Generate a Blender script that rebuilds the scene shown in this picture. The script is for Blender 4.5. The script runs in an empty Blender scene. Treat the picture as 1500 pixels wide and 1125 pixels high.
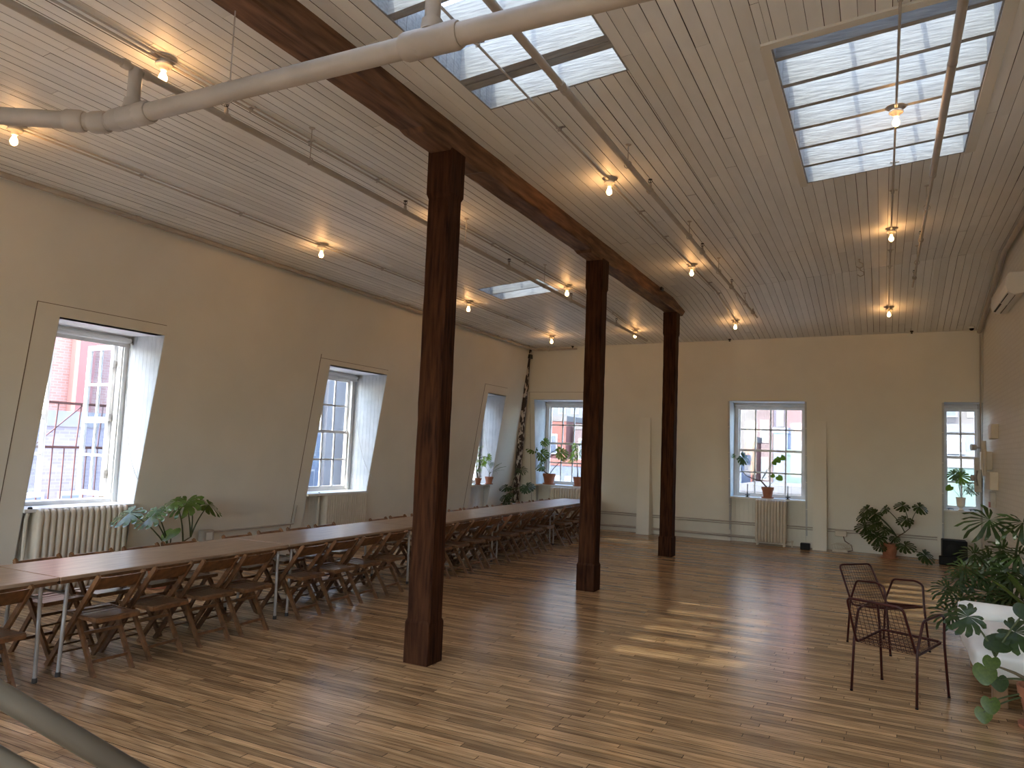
import bpy, bmesh, math, random
from mathutils import Vector, Matrix
random.seed(7)
D = bpy.data
S = bpy.context.scene
COL = S.collection
PI = math.pi

# ------------------------------------------------------------------ camera
cam_d = D.cameras.new('camera'); cam = D.objects.new('camera', cam_d); COL.objects.link(cam)
cam_d.sensor_width = 36; cam_d.lens = 25.93; cam_d.clip_start = .05; cam_d.clip_end = 500
YAW, PITCH, ROLL, CAMH = .46657, .08628, .03963, 1.82
fw = Vector((-math.sin(YAW)*math.cos(PITCH), math.cos(YAW)*math.cos(PITCH), math.sin(PITCH)))
rt = Vector((math.cos(YAW), math.sin(YAW), 0)); up = rt.cross(fw)
cr, sr = math.cos(ROLL), math.sin(ROLL)
rt, up = cr*rt+sr*up, -sr*rt+cr*up
cam.matrix_world = Matrix(((rt.x, up.x, -fw.x, 0), (rt.y, up.y, -fw.y, 0), (rt.z, up.z, -fw.z, CAMH), (0, 0, 0, 1)))
S.camera = cam

# ------------------------------------------------------------------ world, sun, exposure
W = D.worlds.new('sky'); S.world = W; W.use_nodes = True
wn = W.node_tree.nodes; wn.clear()
wo = wn.new('ShaderNodeOutputWorld'); wb = wn.new('ShaderNodeBackground'); sk = wn.new('ShaderNodeTexSky')
sk.sky_type = 'NISHITA'; sk.sun_disc = False; sk.sun_elevation = math.radians(49); sk.sun_rotation = math.radians(189)
sk.air_density = 1.0; sk.dust_density = 2.0; sk.ozone_density = 1.0
wb.inputs[1].default_value = .55
W.node_tree.links.new(sk.outputs[0], wb.inputs[0]); W.node_tree.links.new(wb.outputs[0], wo.inputs[0])
SUN_DIR = Vector((.14, .88, -1.0)).normalized()
sd = D.lights.new('sun', 'SUN'); sd.energy = 3.5; sd.angle = math.radians(.9); sd.color = (1, .86, .68)
so = D.objects.new('sun', sd); COL.objects.link(so); so.location = (0, -20, 30)
so.rotation_euler = SUN_DIR.to_track_quat('-Z', 'Y').to_euler()
S.view_settings.view_transform = 'Standard'; S.view_settings.look = 'None'
S.view_settings.gamma = 1; S.view_settings.use_curve_mapping = False
S.view_settings.exposure = 2.7
BULB_W = .26
cy = S.cycles
cy.use_denoising = True; cy.max_bounces = 12; cy.diffuse_bounces = 8; cy.glossy_bounces = 4
cy.transparent_max_bounces = 16; cy.sample_clamp_indirect = 8; cy.caustics_reflective = False; cy.caustics_refractive = False

def portal(loc, rot, sx, sy):
    l = D.lights.new('window_portal', 'AREA'); l.shape = 'RECTANGLE'; l.size = sx; l.size_y = sy
    l.cycles.is_portal = True
    o = D.objects.new('window_portal', l); COL.objects.link(o); o.location = loc; o.rotation_euler = rot

# ------------------------------------------------------------------ materials
def mat(name, color=(.8, .8, .8), rough=.6, metal=0, spec=.5, emit=None, estr=0):
    m = D.materials.new(name); m.use_nodes = True
    p = m.node_tree.nodes['Principled BSDF']
    p.inputs['Base Color'].default_value = (*color, 1); p.inputs['Roughness'].default_value = rough
    p.inputs['Metallic'].default_value = metal; p.inputs['Specular IOR Level'].default_value = spec
    if emit: p.inputs['Emission Color'].default_value = (*emit, 1); p.inputs['Emission Strength'].default_value = estr
    return m
def nodes(m): return m.node_tree.nodes, m.node_tree.links, m.node_tree.nodes['Principled BSDF']
def noise_mat(name, c1, c2, scale=6, stretch=(1, 1, 1), rough=.6, detail=6, lo=.35, hi=.65, bump=0, metal=0, spec=.5, coord='Position', tint=0, bumpscale=None):
    m = mat(name, c1, rough, metal, spec); n, l, p = nodes(m)
    if coord == 'Position': g = n.new('ShaderNodeNewGeometry'); src = g.outputs['Position']
    else: g = n.new('ShaderNodeTexCoord'); src = g.outputs['Object']
    mp = n.new('ShaderNodeMapping'); mp.inputs['Scale'].default_value = stretch; l.new(src, mp.inputs[0])
    t = n.new('ShaderNodeTexNoise'); t.inputs['Scale'].default_value = scale; t.inputs['Detail'].default_value = detail
    l.new(mp.outputs[0], t.inputs['Vector'])
    r = n.new('ShaderNodeValToRGB'); r.color_ramp.elements[0].position = lo; r.color_ramp.elements[1].position = hi
    r.color_ramp.elements[0].color = (*c1, 1); r.color_ramp.elements[1].color = (*c2, 1)
    l.new(t.outputs[0], r.inputs[0]); out = r.outputs[0]
    if tint:
        a = n.new('ShaderNodeAttribute'); a.attribute_name = 'tint'; oi = n.new('ShaderNodeObjectInfo')
        ad = n.new('ShaderNodeMath'); ad.operation = 'ADD'; l.new(a.outputs['Fac'], ad.inputs[0]); l.new(oi.outputs['Random'], ad.inputs[1])
        fr = n.new('ShaderNodeMath'); fr.operation = 'FRACT'; l.new(ad.outputs[0], fr.inputs[0])
        mr = n.new('ShaderNodeMapRange'); mr.inputs[3].default_value = 1-tint; mr.inputs[4].default_value = 1+tint*.6
        l.new(fr.outputs[0], mr.inputs[0])
        hs = n.new('ShaderNodeHueSaturation'); l.new(mr.outputs[0], hs.inputs['Value']); l.new(out, hs.inputs['Color']); out = hs.outputs[0]
        mo = n.new('ShaderNodeVectorMath'); mo.operation = 'ADD'   # every plank gets its own grain
        sc = n.new('ShaderNodeMath'); sc.operation = 'MULTIPLY'; sc.inputs[1].default_value = 37; l.new(fr.outputs[0], sc.inputs[0])
        l.new(mp.outputs[0], mo.inputs[0]); l.new(sc.outputs[0], mo.inputs[1]); l.new(mo.outputs[0], t.inputs['Vector'])
    if tint:   # board side faces coloured dark so the gaps between boards read as shade
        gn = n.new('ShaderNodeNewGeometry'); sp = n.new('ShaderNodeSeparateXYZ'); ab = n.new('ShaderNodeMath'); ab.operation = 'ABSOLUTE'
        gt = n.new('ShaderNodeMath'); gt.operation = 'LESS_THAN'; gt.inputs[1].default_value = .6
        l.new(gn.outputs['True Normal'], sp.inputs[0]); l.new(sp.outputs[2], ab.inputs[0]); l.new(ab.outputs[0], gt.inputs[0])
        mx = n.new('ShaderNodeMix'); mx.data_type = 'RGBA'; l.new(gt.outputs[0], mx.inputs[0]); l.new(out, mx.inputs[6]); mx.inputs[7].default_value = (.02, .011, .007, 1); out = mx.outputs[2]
    l.new(out, p.inputs['Base Color'])
    if bump:
        b = n.new('ShaderNodeBump'); b.inputs['Strength'].default_value = bump; b.inputs['Distance'].default_value = .01
        if bumpscale:
            t2 = n.new('ShaderNodeTexNoise'); t2.inputs['Scale'].default_value = bumpscale; l.new(mp.outputs[0], t2.inputs['Vector']); l.new(t2.outputs[0], b.inputs['Height'])
        else: l.new(t.outputs[0], b.inputs['Height'])
        l.new(b.outputs[0], p.inputs['Normal'])
    return m
def brick_mat(name, c1, c2, mortar, scale=1.0, bumpy=.3, rough=.85, bw=.22, bh=.075, ms=.012):
    m = mat(name, c1, rough); n, l, p = nodes(m)
    g = n.new('ShaderNodeNewGeometry'); sx = n.new('ShaderNodeSeparateXYZ'); mp = n.new('ShaderNodeCombineXYZ'); ad = n.new('ShaderNodeMath'); ad.operation = 'ADD'
    l.new(g.outputs['Position'], sx.inputs[0]); l.new(sx.outputs[0], ad.inputs[0]); l.new(sx.outputs[1], ad.inputs[1]); l.new(ad.outputs[0], mp.inputs[0]); l.new(sx.outputs[2], mp.inputs[1])
    b = n.new('ShaderNodeTexBrick'); b.inputs['Scale'].default_value = scale
    b.inputs['Brick Width'].default_value = bw; b.inputs['Row Height'].default_value = bh; b.inputs['Mortar Size'].default_value = ms
    b.inputs['Color1'].default_value = (*c1, 1); b.inputs['Color2'].default_value = (*c2, 1); b.inputs['Mortar'].default_value = (*mortar, 1)
    l.new(mp.outputs[0], b.inputs[0]); l.new(b.outputs[0], p.inputs['Base Color'])
    if bumpy:
        bb = n.new('ShaderNodeBump'); bb.inputs['Strength'].default_value = bumpy; bb.inputs['Distance'].default_value = .01; bb.invert = True
        l.new(b.outputs['Fac'], bb.inputs['Height']); l.new(bb.outputs[0], p.inputs['Normal'])
    return m
M = {}
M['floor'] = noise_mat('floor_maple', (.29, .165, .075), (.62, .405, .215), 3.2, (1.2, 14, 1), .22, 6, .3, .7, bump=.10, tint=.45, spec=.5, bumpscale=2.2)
M['floor_sub'] = mat('floor_gap', (.012, .006, .003), .9)
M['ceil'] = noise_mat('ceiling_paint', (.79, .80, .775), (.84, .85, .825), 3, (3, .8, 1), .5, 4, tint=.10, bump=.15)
M['ceil_gap'] = mat('ceiling_gap', (.05, .035, .025), .9)
M['wall'] = noise_mat('wall_cream_paint', (.70, .685, .615), (.74, .725, .655), 1.6, rough=.55, bump=.06)
M['brickwall'] = brick_mat('painted_brick', (.69, .675, .605), (.72, .705, .635), (.66, .64, .57), 1, .3, .5)
M['white'] = noise_mat('white_trim_paint', (.70, .70, .68), (.78, .78, .76), 5, rough=.45)
M['headpaint'] = mat('head_paint', (.80, .80, .79), .5)
M['jointline'] = mat('joint_shadow_gap', (.16, .12, .085), .9)
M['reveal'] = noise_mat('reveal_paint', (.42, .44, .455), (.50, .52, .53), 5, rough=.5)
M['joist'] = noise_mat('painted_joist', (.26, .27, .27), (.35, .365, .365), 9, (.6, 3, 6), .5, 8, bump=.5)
M['beam'] = noise_mat('old_timber', (.06, .026, .013), (.24, .125, .065), 7, (3, .35, 3), .55, 9, .3, .72, bump=.6)
M['post'] = noise_mat('old_timber_post', (.015, .005, .0025), (.075, .028, .012), 8, (4, 4, .35), .75, 9, .3, .72, bump=.6)
M['post'].node_tree.nodes['Principled BSDF'].inputs['Specular IOR Level'].default_value = .08
M['beam'].node_tree.nodes['Principled BSDF'].inputs['Specular IOR Level'].default_value = .2
M['peel'] = noise_mat('peeling_paint', (.035, .02, .015), (.55, .5, .45), 14, (1, 1, .45), .7, 8, .52, .56, bump=.8)
M['rad'] = noise_mat('radiator_paint', (.56, .50, .41), (.62, .56, .47), 5, rough=.42)
M['pipe'] = noise_mat('pipe_paint', (.38, .345, .30), (.45, .41, .36), 4, rough=.45)
M['railpaint'] = mat('rail_paint', (.11, .098, .078), .5)
M['steel'] = noise_mat('galvanised', (.30, .28, .25), (.45, .43, .40), 20, rough=.4, metal=.7)
M['darkmetal'] = mat('dark_metal', (.03, .03, .03), .4, .6)
M['plate'] = noise_mat('box_paint', (.42, .38, .33), (.52, .48, .42), 8, rough=.45, metal=.2)
M['porcelain'] = mat('porcelain', (.80, .74, .64), .25)
M['chair'] = noise_mat('chair_oak', (.085, .037, .014), (.22, .10, .040), 9, (2, 2, 2), .38, 8, .3, .7, coord='Object', bump=.1)
M['slat'] = noise_mat('chair_slat', (.11, .056, .028), (.20, .11, .058), 9, (2, 9, 2), .3, 8, .3, .7, coord='Object', bump=.1)
M['table'] = noise_mat('table_ply', (.27, .175, .11), (.42, .30, .20), 4, (6, .7, 1), .33, 8, .3, .7, bump=.08)
M['tleg'] = mat('table_leg_metal', (.42, .40, .38), .4, .5)
M['wire'] = noise_mat('oxblood_metal', (.030, .006, .005), (.05, .010, .008), 20, rough=.4, spec=.3)
M['terra'] = noise_mat('terracotta', (.33, .12, .06), (.44, .18, .095), 9, rough=.8)
M['soil'] = noise_mat('soil', (.02, .013, .008), (.06, .04, .03), 30, rough=.95)
M['stem'] = noise_mat('stem_green', (.03, .05, .015), (.08, .10, .03), 12, rough=.5)
M['bark'] = noise_mat('stem_bark', (.06, .045, .025), (.16, .12, .07), 12, rough=.7)
M['fabric'] = noise_mat('white_linen', (.80, .80, .77), (.88, .88, .85), 3, rough=.9, bump=.5)
M['wood'] = noise_mat('pine_leg', (.20, .11, .05), (.32, .19, .09), 6, (2, 2, .6), .5)
M['black'] = mat('black_plastic', (.006, .006, .007), .5, 0, .15)
M['whiteplastic'] = mat('white_plastic', (.78, .77, .73), .35)
M['red'] = mat('red_enamel', (.30, .02, .02), .4)
M['soot'] = mat('railing_rust', (.07, .025, .02), .6)
M['ground'] = noise_mat('street', (.32, .32, .33), (.40, .40, .41), .3, rough=.9)
M['rubber'] = mat('rubber_foot', (.05, .045, .04), .7)
def leaf_mat(name, c1, c2, tr=.25):
    m = noise_mat(name, c1, c2, 7, rough=.36, coord='Object'); n, l, p = nodes(m)
    t = n.new('ShaderNodeBsdfTranslucent'); t.inputs[0].default_value = (c2[0]*1.6, c2[1]*1.9, c2[2]*.8, 1)
    mx = n.new('ShaderNodeMixShader'); mx.inputs[0].default_value = tr
    o = n['Material Output']; l.new(p.outputs[0], mx.inputs[1]); l.new(t.outputs[0], mx.inputs[2]); l.new(mx.outputs[0], o.inputs[0])
    return m
M['leaf'] = leaf_mat('leaf_dark', (.018, .036, .011), (.042, .075, .02))
M['leafmid'] = leaf_mat('leaf_mid', (.045, .078, .012), (.10, .15, .024), .3)
M['leaflight'] = leaf_mat('leaf_light', (.09, .16, .03), (.2, .3, .06), .45)
def glass_mat(name, tint=(1, 1, 1), gl=.06, diff=0):
    m = D.materials.new(name); m.use_nodes = True; n = m.node_tree.nodes; l = m.node_tree.links; n.clear()
    o = n.new('ShaderNodeOutputMaterial'); t = n.new('ShaderNodeBsdfTransparent'); t.inputs[0].default_value = (*tint, 1)
    g = n.new('ShaderNodeBsdfGlossy'); g.inputs['Roughness'].default_value = .03
    mx = n.new('ShaderNodeMixShader'); mx.inputs[0].default_value = gl
    l.new(t.outputs[0], mx.inputs[1]); l.new(g.outputs[0], mx.inputs[2]); out = mx.outputs[0]
    if diff:
        d = n.new('ShaderNodeBsdfTranslucent'); d.inputs[0].default_value = (.9, .93, .95, 1); m2 = n.new('ShaderNodeMixShader')
        m2.inputs[0].default_value = diff; l.new(out, m2.inputs[1]); l.new(d.outputs[0], m2.inputs[2]); out = m2.outputs[0]
    l.new(out, o.inputs[0]); return m
M['glass'] = glass_mat('window_glass', (.80, .83, .84))
M['skyglass'] = glass_mat('wired_glass', (.41, .44, .46), .05, .12)
M['bulb'] = mat('bulb_glow', (1, .7, .4), .3, emit=(1, .50, .17), estr=9)
M['filament'] = mat('filament_glow', (1, .8, .5), .3, emit=(1, .72, .38), estr=60)

# ------------------------------------------------------------------ mesh helpers
def link(name, me, m=None, parent=None, loc=None, smooth=False):
    if m is not None and not me.materials: me.materials.append(m)
    if smooth:
        for p in me.polygons: p.use_smooth = True
    o = D.objects.new(name, me); COL.objects.link(o)
    if parent: o.parent = parent
    if loc is not None: o.location = loc
    return o
def tag(o, label=None, cat=None, group=None, kind=None):
    if label: o['label'] = label
    if cat: o['category'] = cat
    if group: o['group'] = group
    if kind: o['kind'] = kind
    return o
def empty(name, loc=(0, 0, 0), rz=0, **k):
    o = D.objects.new(name, None); COL.objects.link(o); o.empty_display_size = .1
    o.location = loc; o.rotation_euler = (0, 0, rz); return tag(o, **k)
class MB:
    def __init__(s): s.v = []; s.f = []; s.t = []
    def poly(s, vs, fs, tint=0):
        b = len(s.v); s.v += [tuple(v) for v in vs]; s.f += [tuple(b+i for i in f) for f in fs]; s.t += [tint]*len(fs); return s
    def hexa(s, p, tint=0):  # p: 4 bottom + 4 top
        return s.poly(p, [(3, 2, 1, 0), (4, 5, 6, 7), (0, 1, 5, 4), (1, 2, 6, 5), (2, 3, 7, 6), (3, 0, 4, 7)], tint)
    def box(s, a, b, tint=0):
        x0, y0, z0 = a; x1, y1, z1 = b
        return s.hexa([(x0, y0, z0), (x1, y0, z0), (x1, y1, z0), (x0, y1, z0), (x0, y0, z1), (x1, y0, z1), (x1, y1, z1), (x0, y1, z1)], tint)
    def cbox(s, a, b, c=.01):   # box with chamfered edges along all sides (stacked insets)
        x0, y0, z0 = a; x1, y1, z1 = b
        rings = []
        for z, i in ((z0, c), (z0+c, 0), (z1-c, 0), (z1, c)):
            rings.append([(x0+i+c, y0+i, z), (x1-i-c, y0+i, z), (x1-i, y0+i+c, z), (x1-i, y1-i-c, z), (x1-i-c, y1-i, z), (x0+i+c, y1-i, z), (x0+i, y1-i-c, z), (x0+i, y0+i+c, z)])
        return s.rings(rings)
    def rings(s, R, cap=True, closed=False):
        n = len(R[0]); vs = [p for r in R for p in r]; fs = []
        m = len(R)
        for k in range(m if closed else m-1):
            k2 = (k+1) % m
            for i in range(n): fs.append((k*n+i, k*n+(i+1) % n, k2*n+(i+1) % n, k2*n+i))
        if cap and not closed: fs.append(tuple(range(n-1, -1, -1))); fs.append(tuple((m-1)*n+i for i in range(n)))
        return s.poly(vs, fs)
    def tube(s, pts, r, n=8, cap=True):
        P = [Vector(p) for p in pts]; R = []
        rr = r if isinstance(r, (list, tuple)) else [r]*len(P)
        ref = None
        for i, p in enumerate(P):
            d = (P[min(i+1, len(P)-1)]-P[max(i-1, 0)]).normalized()
            if ref is None: ref = Vector((0, 0, 1)) if abs(d.z) < .9 else Vector((1, 0, 0))
            a = ref - d*ref.dot(d)
            if a.length < 1e-4: a = d.orthogonal()
            a.normalize(); ref = a; b = d.cross(a)
            R.append([p+rr[i]*(math.cos(2*PI*j/n)*a+math.sin(2*PI*j/n)*b) for j in range(n)])
        return s.rings(R, cap)
    def bar(s, p, q, w, h, upv=(0, 0, 1)):   # rectangular bar from p to q
        p, q, u = Vector(p), Vector(q), Vector(upv); d = (q-p).normalized(); a = d.cross(u).normalized()*w/2; b = a.cross(d).normalized()*h/2
        return s.hexa([p-a-b, p+a-b, p+a+b, p-a+b, q-a-b, q+a-b, q+a+b, q-a+b])
    def lathe(s, prof, c=(0, 0, 0), n=16, cap=True):
        R = [[(c[0]+r*math.cos(2*PI*j/n), c[1]+r*math.sin(2*PI*j/n), c[2]+z) for j in range(n)] for r, z in prof]
        return s.rings(R, cap)
    def mesh(s, name='m', normals=True):
        me = D.meshes.new(name); me.from_pydata(s.v, [], s.f)
        if any(s.t):
            at = me.attributes.new('tint', 'FLOAT', 'FACE'); at.data.foreach_set('value', s.t)
        if normals:
            bm = bmesh.new(); bm.from_mesh(me); bmesh.ops.recalc_face_normals(bm, faces=bm.faces); bm.to_mesh(me); bm.free()
        me.update(); return me
    def build(s, name, m=None, parent=None, loc=None, smooth=False, **k):
        me = s.mesh(name)
        if m and not isinstance(m, str): pass
        o = link(name, me, M[m] if isinstance(m, str) else m, parent, loc, smooth); return tag(o, **k)
def smooth_auto(o, ang=40):
    me = o.data
    for p in me.polygons: p.use_smooth = True
    try: me.set_sharp_from_angle(angle=math.radians(ang))
    except Exception: pass
    return o
def bez(p0, p1, p2, n=7):
    p0, p1, p2 = Vector(p0), Vector(p1), Vector(p2)
    return [(1-t)**2*p0+2*t*(1-t)*p1+t*t*p2 for t in [i/(n-1) for i in range(n)]]
UNIT = MB().box((-.5, -.5, -.5), (.5, .5, .5)).mesh('plank')

# ------------------------------------------------------------------ geometry of the room
ROOF0, SLOPE, BX = 4.62, .09, -3.34
YC, YBK = 12.9, 16.16
def zc(x, y):
    a = ROOF0+SLOPE*(x-BX)
    if y <= YC: return a
    e = 4.26+.105*(x+7.6)/9.3
    return a+(e-a)*(y-YC)/(YBK-YC)
WL = lambda z: 8.29-.153*z      # left wall: distance -x at height z
WB = lambda z: 16.72-.13*z      # back wall: y at height z
ZH, ZS = 3.02, .965
Y0 = -4.0
SKY = [(-2.95, -1.74, 2.2, 5.25), (-.73, .76, 5.46, 8.49), (-5.93, -4.83, 10.36, 11.25),
       (-2.95, -1.74, -3.4, -.4), (-.73, .76, -3.2, -.2)]   # the last two, unseen behind the camera, are added to bring in daylight

# floor : planks run along x
floor = MB().box((-8.9, Y0-.2, -.25), (1.95, 17.4, -.014)).build('floor', 'floor_sub', kind='structure')
PW = .062
cands = []
y = Y0
row = 0
def px_of(p):
    v = Vector(p)-Vector((0, 0, CAMH)); d = v.dot(fw)
    if d < .3: return None
    return 750+1080.5*v.dot(rt)/d, 562.5-1080.5*v.dot(up)/d, d
while y < 16.75:
    x = -8.6-random.random()
    while x < 1.7:
        L = random.choice((.45, .6, .8, .95, 1.2, 1.5, 1.9))*random.uniform(.85, 1.15)
        a, b = max(x, -8.6), min(x+L, 1.72)
        if b-a > .05: cands.append((a, b, y, row))
        x += L
    y += PW; row += 1
def score(c):
    a, b, yy_, _ = c
    best = 0
    for t in (.1, .5, .9):
        q = px_of((a+(b-a)*t, yy_+PW/2, 0))
        if q and 0 < q[0] < 1500 and 0 < q[1] < 1125: best = max(best, min(b-a, 1.2)/q[2]**2)
    return best
cands.sort(key=score, reverse=True)
gapf = .0018
for i, (a, b, yy_, r) in enumerate(cands[:290]):
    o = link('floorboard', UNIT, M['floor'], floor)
    dz = random.uniform(-.0006, .0006)
    o.location = ((a+b)/2, yy_+PW/2, -.006+dz); o.scale = (b-a-2*gapf, PW-2*gapf, .012)
    o.rotation_euler = (random.uniform(-.0035, .0035), 0, 0)
fb = MB()
for a, b, yy_, r in cands[290:]:
    g = gapf
    dz = random.uniform(-.0006, .0006); tl = random.uniform(-.0001, .0001)
    x0, x1, y0, y1 = a+g, b-g, yy_+g, yy_+PW-g
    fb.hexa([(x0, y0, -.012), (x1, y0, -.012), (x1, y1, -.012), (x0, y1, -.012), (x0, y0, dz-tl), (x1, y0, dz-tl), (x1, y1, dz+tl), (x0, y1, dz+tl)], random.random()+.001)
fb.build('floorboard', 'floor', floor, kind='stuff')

# ceiling : backing slab with holes, then boards running along y
ceil = MB()
xs = sorted({-8.9, 1.95, *[s[0] for s in SKY], *[s[1] for s in SKY]}); ys = sorted({Y0-.2, YC, 17.6, *[s[2] for s in SKY], *[s[3] for s in SKY]})
def slab(mb, x0, x1, y0, y1, dz0, dz1, tint=0):
    mb.hexa([(x0, y0, zc(x0, y0)+dz0), (x1, y0, zc(x1, y0)+dz0), (x1, y1, zc(x1, y1)+dz0), (x0, y1, zc(x0, y1)+dz0),
             (x0, y0, zc(x0, y0)+dz1), (x1, y0, zc(x1, y0)+dz1), (x1, y1, zc(x1, y1)+dz1), (x0, y1, zc(x0, y1)+dz1)], tint)
for i in range(len(xs)-1):
    for j in range(len(ys)-1):
        cx, cyy = (xs[i]+xs[i+1])/2, (ys[j]+ys[j+1])/2
        if any(s[0] < cx < s[1] and s[2] < cyy < s[3] for s in SKY): continue
        slab(ceil, xs[i], xs[i+1], ys[j], ys[j+1], .016, .30)
ceiling = ceil.build('ceiling', 'ceil_gap', kind='structure')
cb = []
x = -8.2
while x < 1.72:
    w = .088 if x < BX else .108
    cuts = [x, x+w]
    for s in SKY:
        for e in s[:2]:
            if x+.004 < e < x+w-.004: cuts.append(e)
    cuts.sort()
    for a, b in zip(cuts[:-1], cuts[1:]):
        holes = [(s[2], s[3]) for s in SKY if s[0]-.003 <= a and b <= s[1]+.003]
        segs = [(Y0, 16.9)]
        for h0, h1 in holes: segs = [q for s0, s1 in segs for q in ((s0, min(s1, h0)), (max(s0, h1), s1)) if q[1]-q[0] > .01]
        for s0, s1 in segs:
            yj = s0
            while yj < s1-.01:
                e = min(s1, yj+random.uniform(2.6, 5.2))
                if yj < YC < e: e = YC
                if s1-e < .5: e = s1 if not (yj < YC < s1) else e
                cb.append((a, b, yj, e)); yj = e
    x += w
def cscore(c):
    best = 0
    for t in (.02, .5, .98):
        p = (.5*(c[0]+c[1]), c[2]+(c[3]-c[2])*t); q = px_of((*p, zc(*p)))
        if q and 0 < q[0] < 1500 and 0 < q[1] < 1125: best = max(best, (c[1]-c[0])*min(2, c[3]-c[2])/q[2]**2)
    return best
cb.sort(key=cscore, reverse=True)
def cboard(mb, c):
    g = .0013+(.0030*random.random()**2); tint = random.random()+.001
    d = random.uniform(-.0012, .0012)
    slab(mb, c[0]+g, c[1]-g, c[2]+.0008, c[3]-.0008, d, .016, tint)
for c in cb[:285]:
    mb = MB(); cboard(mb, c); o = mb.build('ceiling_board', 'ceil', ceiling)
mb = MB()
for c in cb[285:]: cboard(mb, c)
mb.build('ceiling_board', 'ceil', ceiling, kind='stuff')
# skylights
GD = .40
for k, (x0, x1, y0, y1) in enumerate(SKY):
    sk_ = empty('window_%d' % (10+k), ((x0+x1)/2, (y0+y1)/2, zc((x0+x1)/2, y0)), kind='structure')
    def off(v): return (v[0]-(x0+x1)/2, v[1]-(y0+y1)/2, v[2]-zc((x0+x1)/2, y0))
    def sb(mb, *a, **kw):
        t = MB(); slab(t, *a, **kw); mb.poly([off(v) for v in t.v], t.f, t.t[0])
    T = .02
    # well lining boards, each a part
    n = int((y1-y0)/.105)
    for side in (0, 1):
        X = x0 if side == 0 else x1
        for j in range(n):
            a, b = y0+(y1-y0)*j/n, y0+(y1-y0)*(j+1)/n
            mb = MB(); g = .002
            if side == 0: sb(mb, X, X+.014, a+g, b-g, .0, GD)
            else: sb(mb, X-.014, X, a+g, b-g, .0, GD)
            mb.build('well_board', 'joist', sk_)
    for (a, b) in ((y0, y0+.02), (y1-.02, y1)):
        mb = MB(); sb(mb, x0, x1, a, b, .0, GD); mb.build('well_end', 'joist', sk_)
    mb = MB()   # outer curb that closes the well above the roof
    for q in ((x0-.12, x0, y0-.12, y1+.12), (x1, x1+.12, y0-.12, y1+.12), (x0, x1, y0-.12, y0), (x0, x1, y1, y1+.12)): sb(mb, *q, .2, GD+.03)
    mb.build('curb', 'white', sk_)
    J = [[(4.72, 4.80), (4.81, 4.90), (4.21, 4.28), (3.77, 3.845), (3.3, 3.37), (2.8, 2.87)],
         [(5.675, 5.73), (6.125, 6.18), (6.565, 6.62), (7.015, 7.07), (7.47, 7.525), (7.965, 8.02)], [(10.80, 10.835)], [(-2.9, -2.83), (-2.0, -1.93), (-1.2, -1.13)], [(-2.3, -2.24), (-1.3, -1.24)]][k]
    for a, b in J:
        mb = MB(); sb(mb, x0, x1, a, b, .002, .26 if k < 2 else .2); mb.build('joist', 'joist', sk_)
    if k == 1:
        mb = MB(); sb(mb, x0-.06, x1+.1, y0-.05, y0+.03, -.02, 0); sb(mb, x0-.07, x0, y0, y1+.05, -.015, 0); sb(mb, x1, x1+.09, y0, y1, -.015, 0); mb.build('casing', 'wall', sk_)
    mb = MB(); sb(mb, x0-.02, x1+.02, y0-.02, y1+.02, GD+.01, GD+.016); mb.build('glass_pane', 'skyglass', sk_)
    nb = max(2, round((x1-x0)/.5)); mb = MB()
    for j in range(1, nb):
        xx_ = x0+(x1-x0)*j/nb; sb(mb, xx_-.015, xx_+.015, y0, y1, GD-.02, GD+.03)
    mb.build('glazing_bar', 'joist', sk_)
    if k > 2:
        portal(((x0+x1)/2, (y0+y1)/2, zc((x0+x1)/2, (y0+y1)/2)+GD+.05), (0, -math.atan(SLOPE), 0), x1-x0, y1-y0); continue
    mb = MB(); p_ = .032; w_, h_ = x1-x0, y1-y0; sl = 2.0; r_ = .0011   # wire mesh cast in the glass
    for dd in (1, -1):
        c = -h_/sl
        while c < w_+h_/sl:
            pts = []
            # line x = c' + dd*(y/sl)
            ya, yb = 0, h_
            fx = lambda yv: (c+yv/sl) if dd == 1 else (w_-(c+yv/sl))
            t0, t1 = (0-c)*sl, (w_-c)*sl
            ya, yb = max(0, t0), min(h_, t1)
            if yb > ya+.01:
                A = (x0+fx(ya), y0+ya); B = (x0+fx(yb), y0+yb)
                za, zb = zc(*A)+GD+.004, zc(*B)+GD+.004
                mb.poly([off((A[0]-r_, A[1], za)), off((A[0]+r_, A[1], za)), off((B[0]+r_, B[1], zb)), off((B[0]-r_, B[1], zb))], [(0, 1, 2, 3)])
            c += p_
    mb.build('wire_mesh', 'steel', sk_, kind='stuff')
    xm, ym = (x0+x1)/2, (y0+y1)/2
    portal((xm, ym, zc(xm, ym)+GD+.05), (0, -math.atan(SLOPE), 0), x1-x0, y1-y0)

# ------------------------------------------------------------------ walls with sloping face and window niches
LM = lambda u, w, z: (-w, u, z)
BM_ = lambda u, w, z: (u, w, z)
def wbox(mb, mp, u0, u1, wf0, wf1, z0, z1):   # wf0/wf1: functions or numbers of z
    f0 = wf0 if callable(wf0) else (lambda z: wf0); f1 = wf1 if callable(wf1) else (lambda z: wf1)
    mb.hexa([mp(u0, f0(z0), z0), mp(u1, f0(z0), z0), mp(u1, f1(z0), z0), mp(u0, f1(z0), z0), mp(u0, f0(z1), z1), mp(u1, f0(z1), z1), mp(u1, f1(z1), z1), mp(u0, f1(z1), z1)])
def make_wall(name, mp, W0, u0, u1, niches, ztop, matn='wall'):
    mb = MB(); O = lambda z: W0(z)+.14
    e = u0
    for a, b, *_ in niches+[(u1, u1)]:
        if a > e: wbox(mb, mp, e, a, W0, O, -.1, ztop)
        if b > a: wbox(mb, mp, a, b, W0, O, ZH, ztop)
        e = b
    return mb.build(name, matn, kind='structure')
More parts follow.
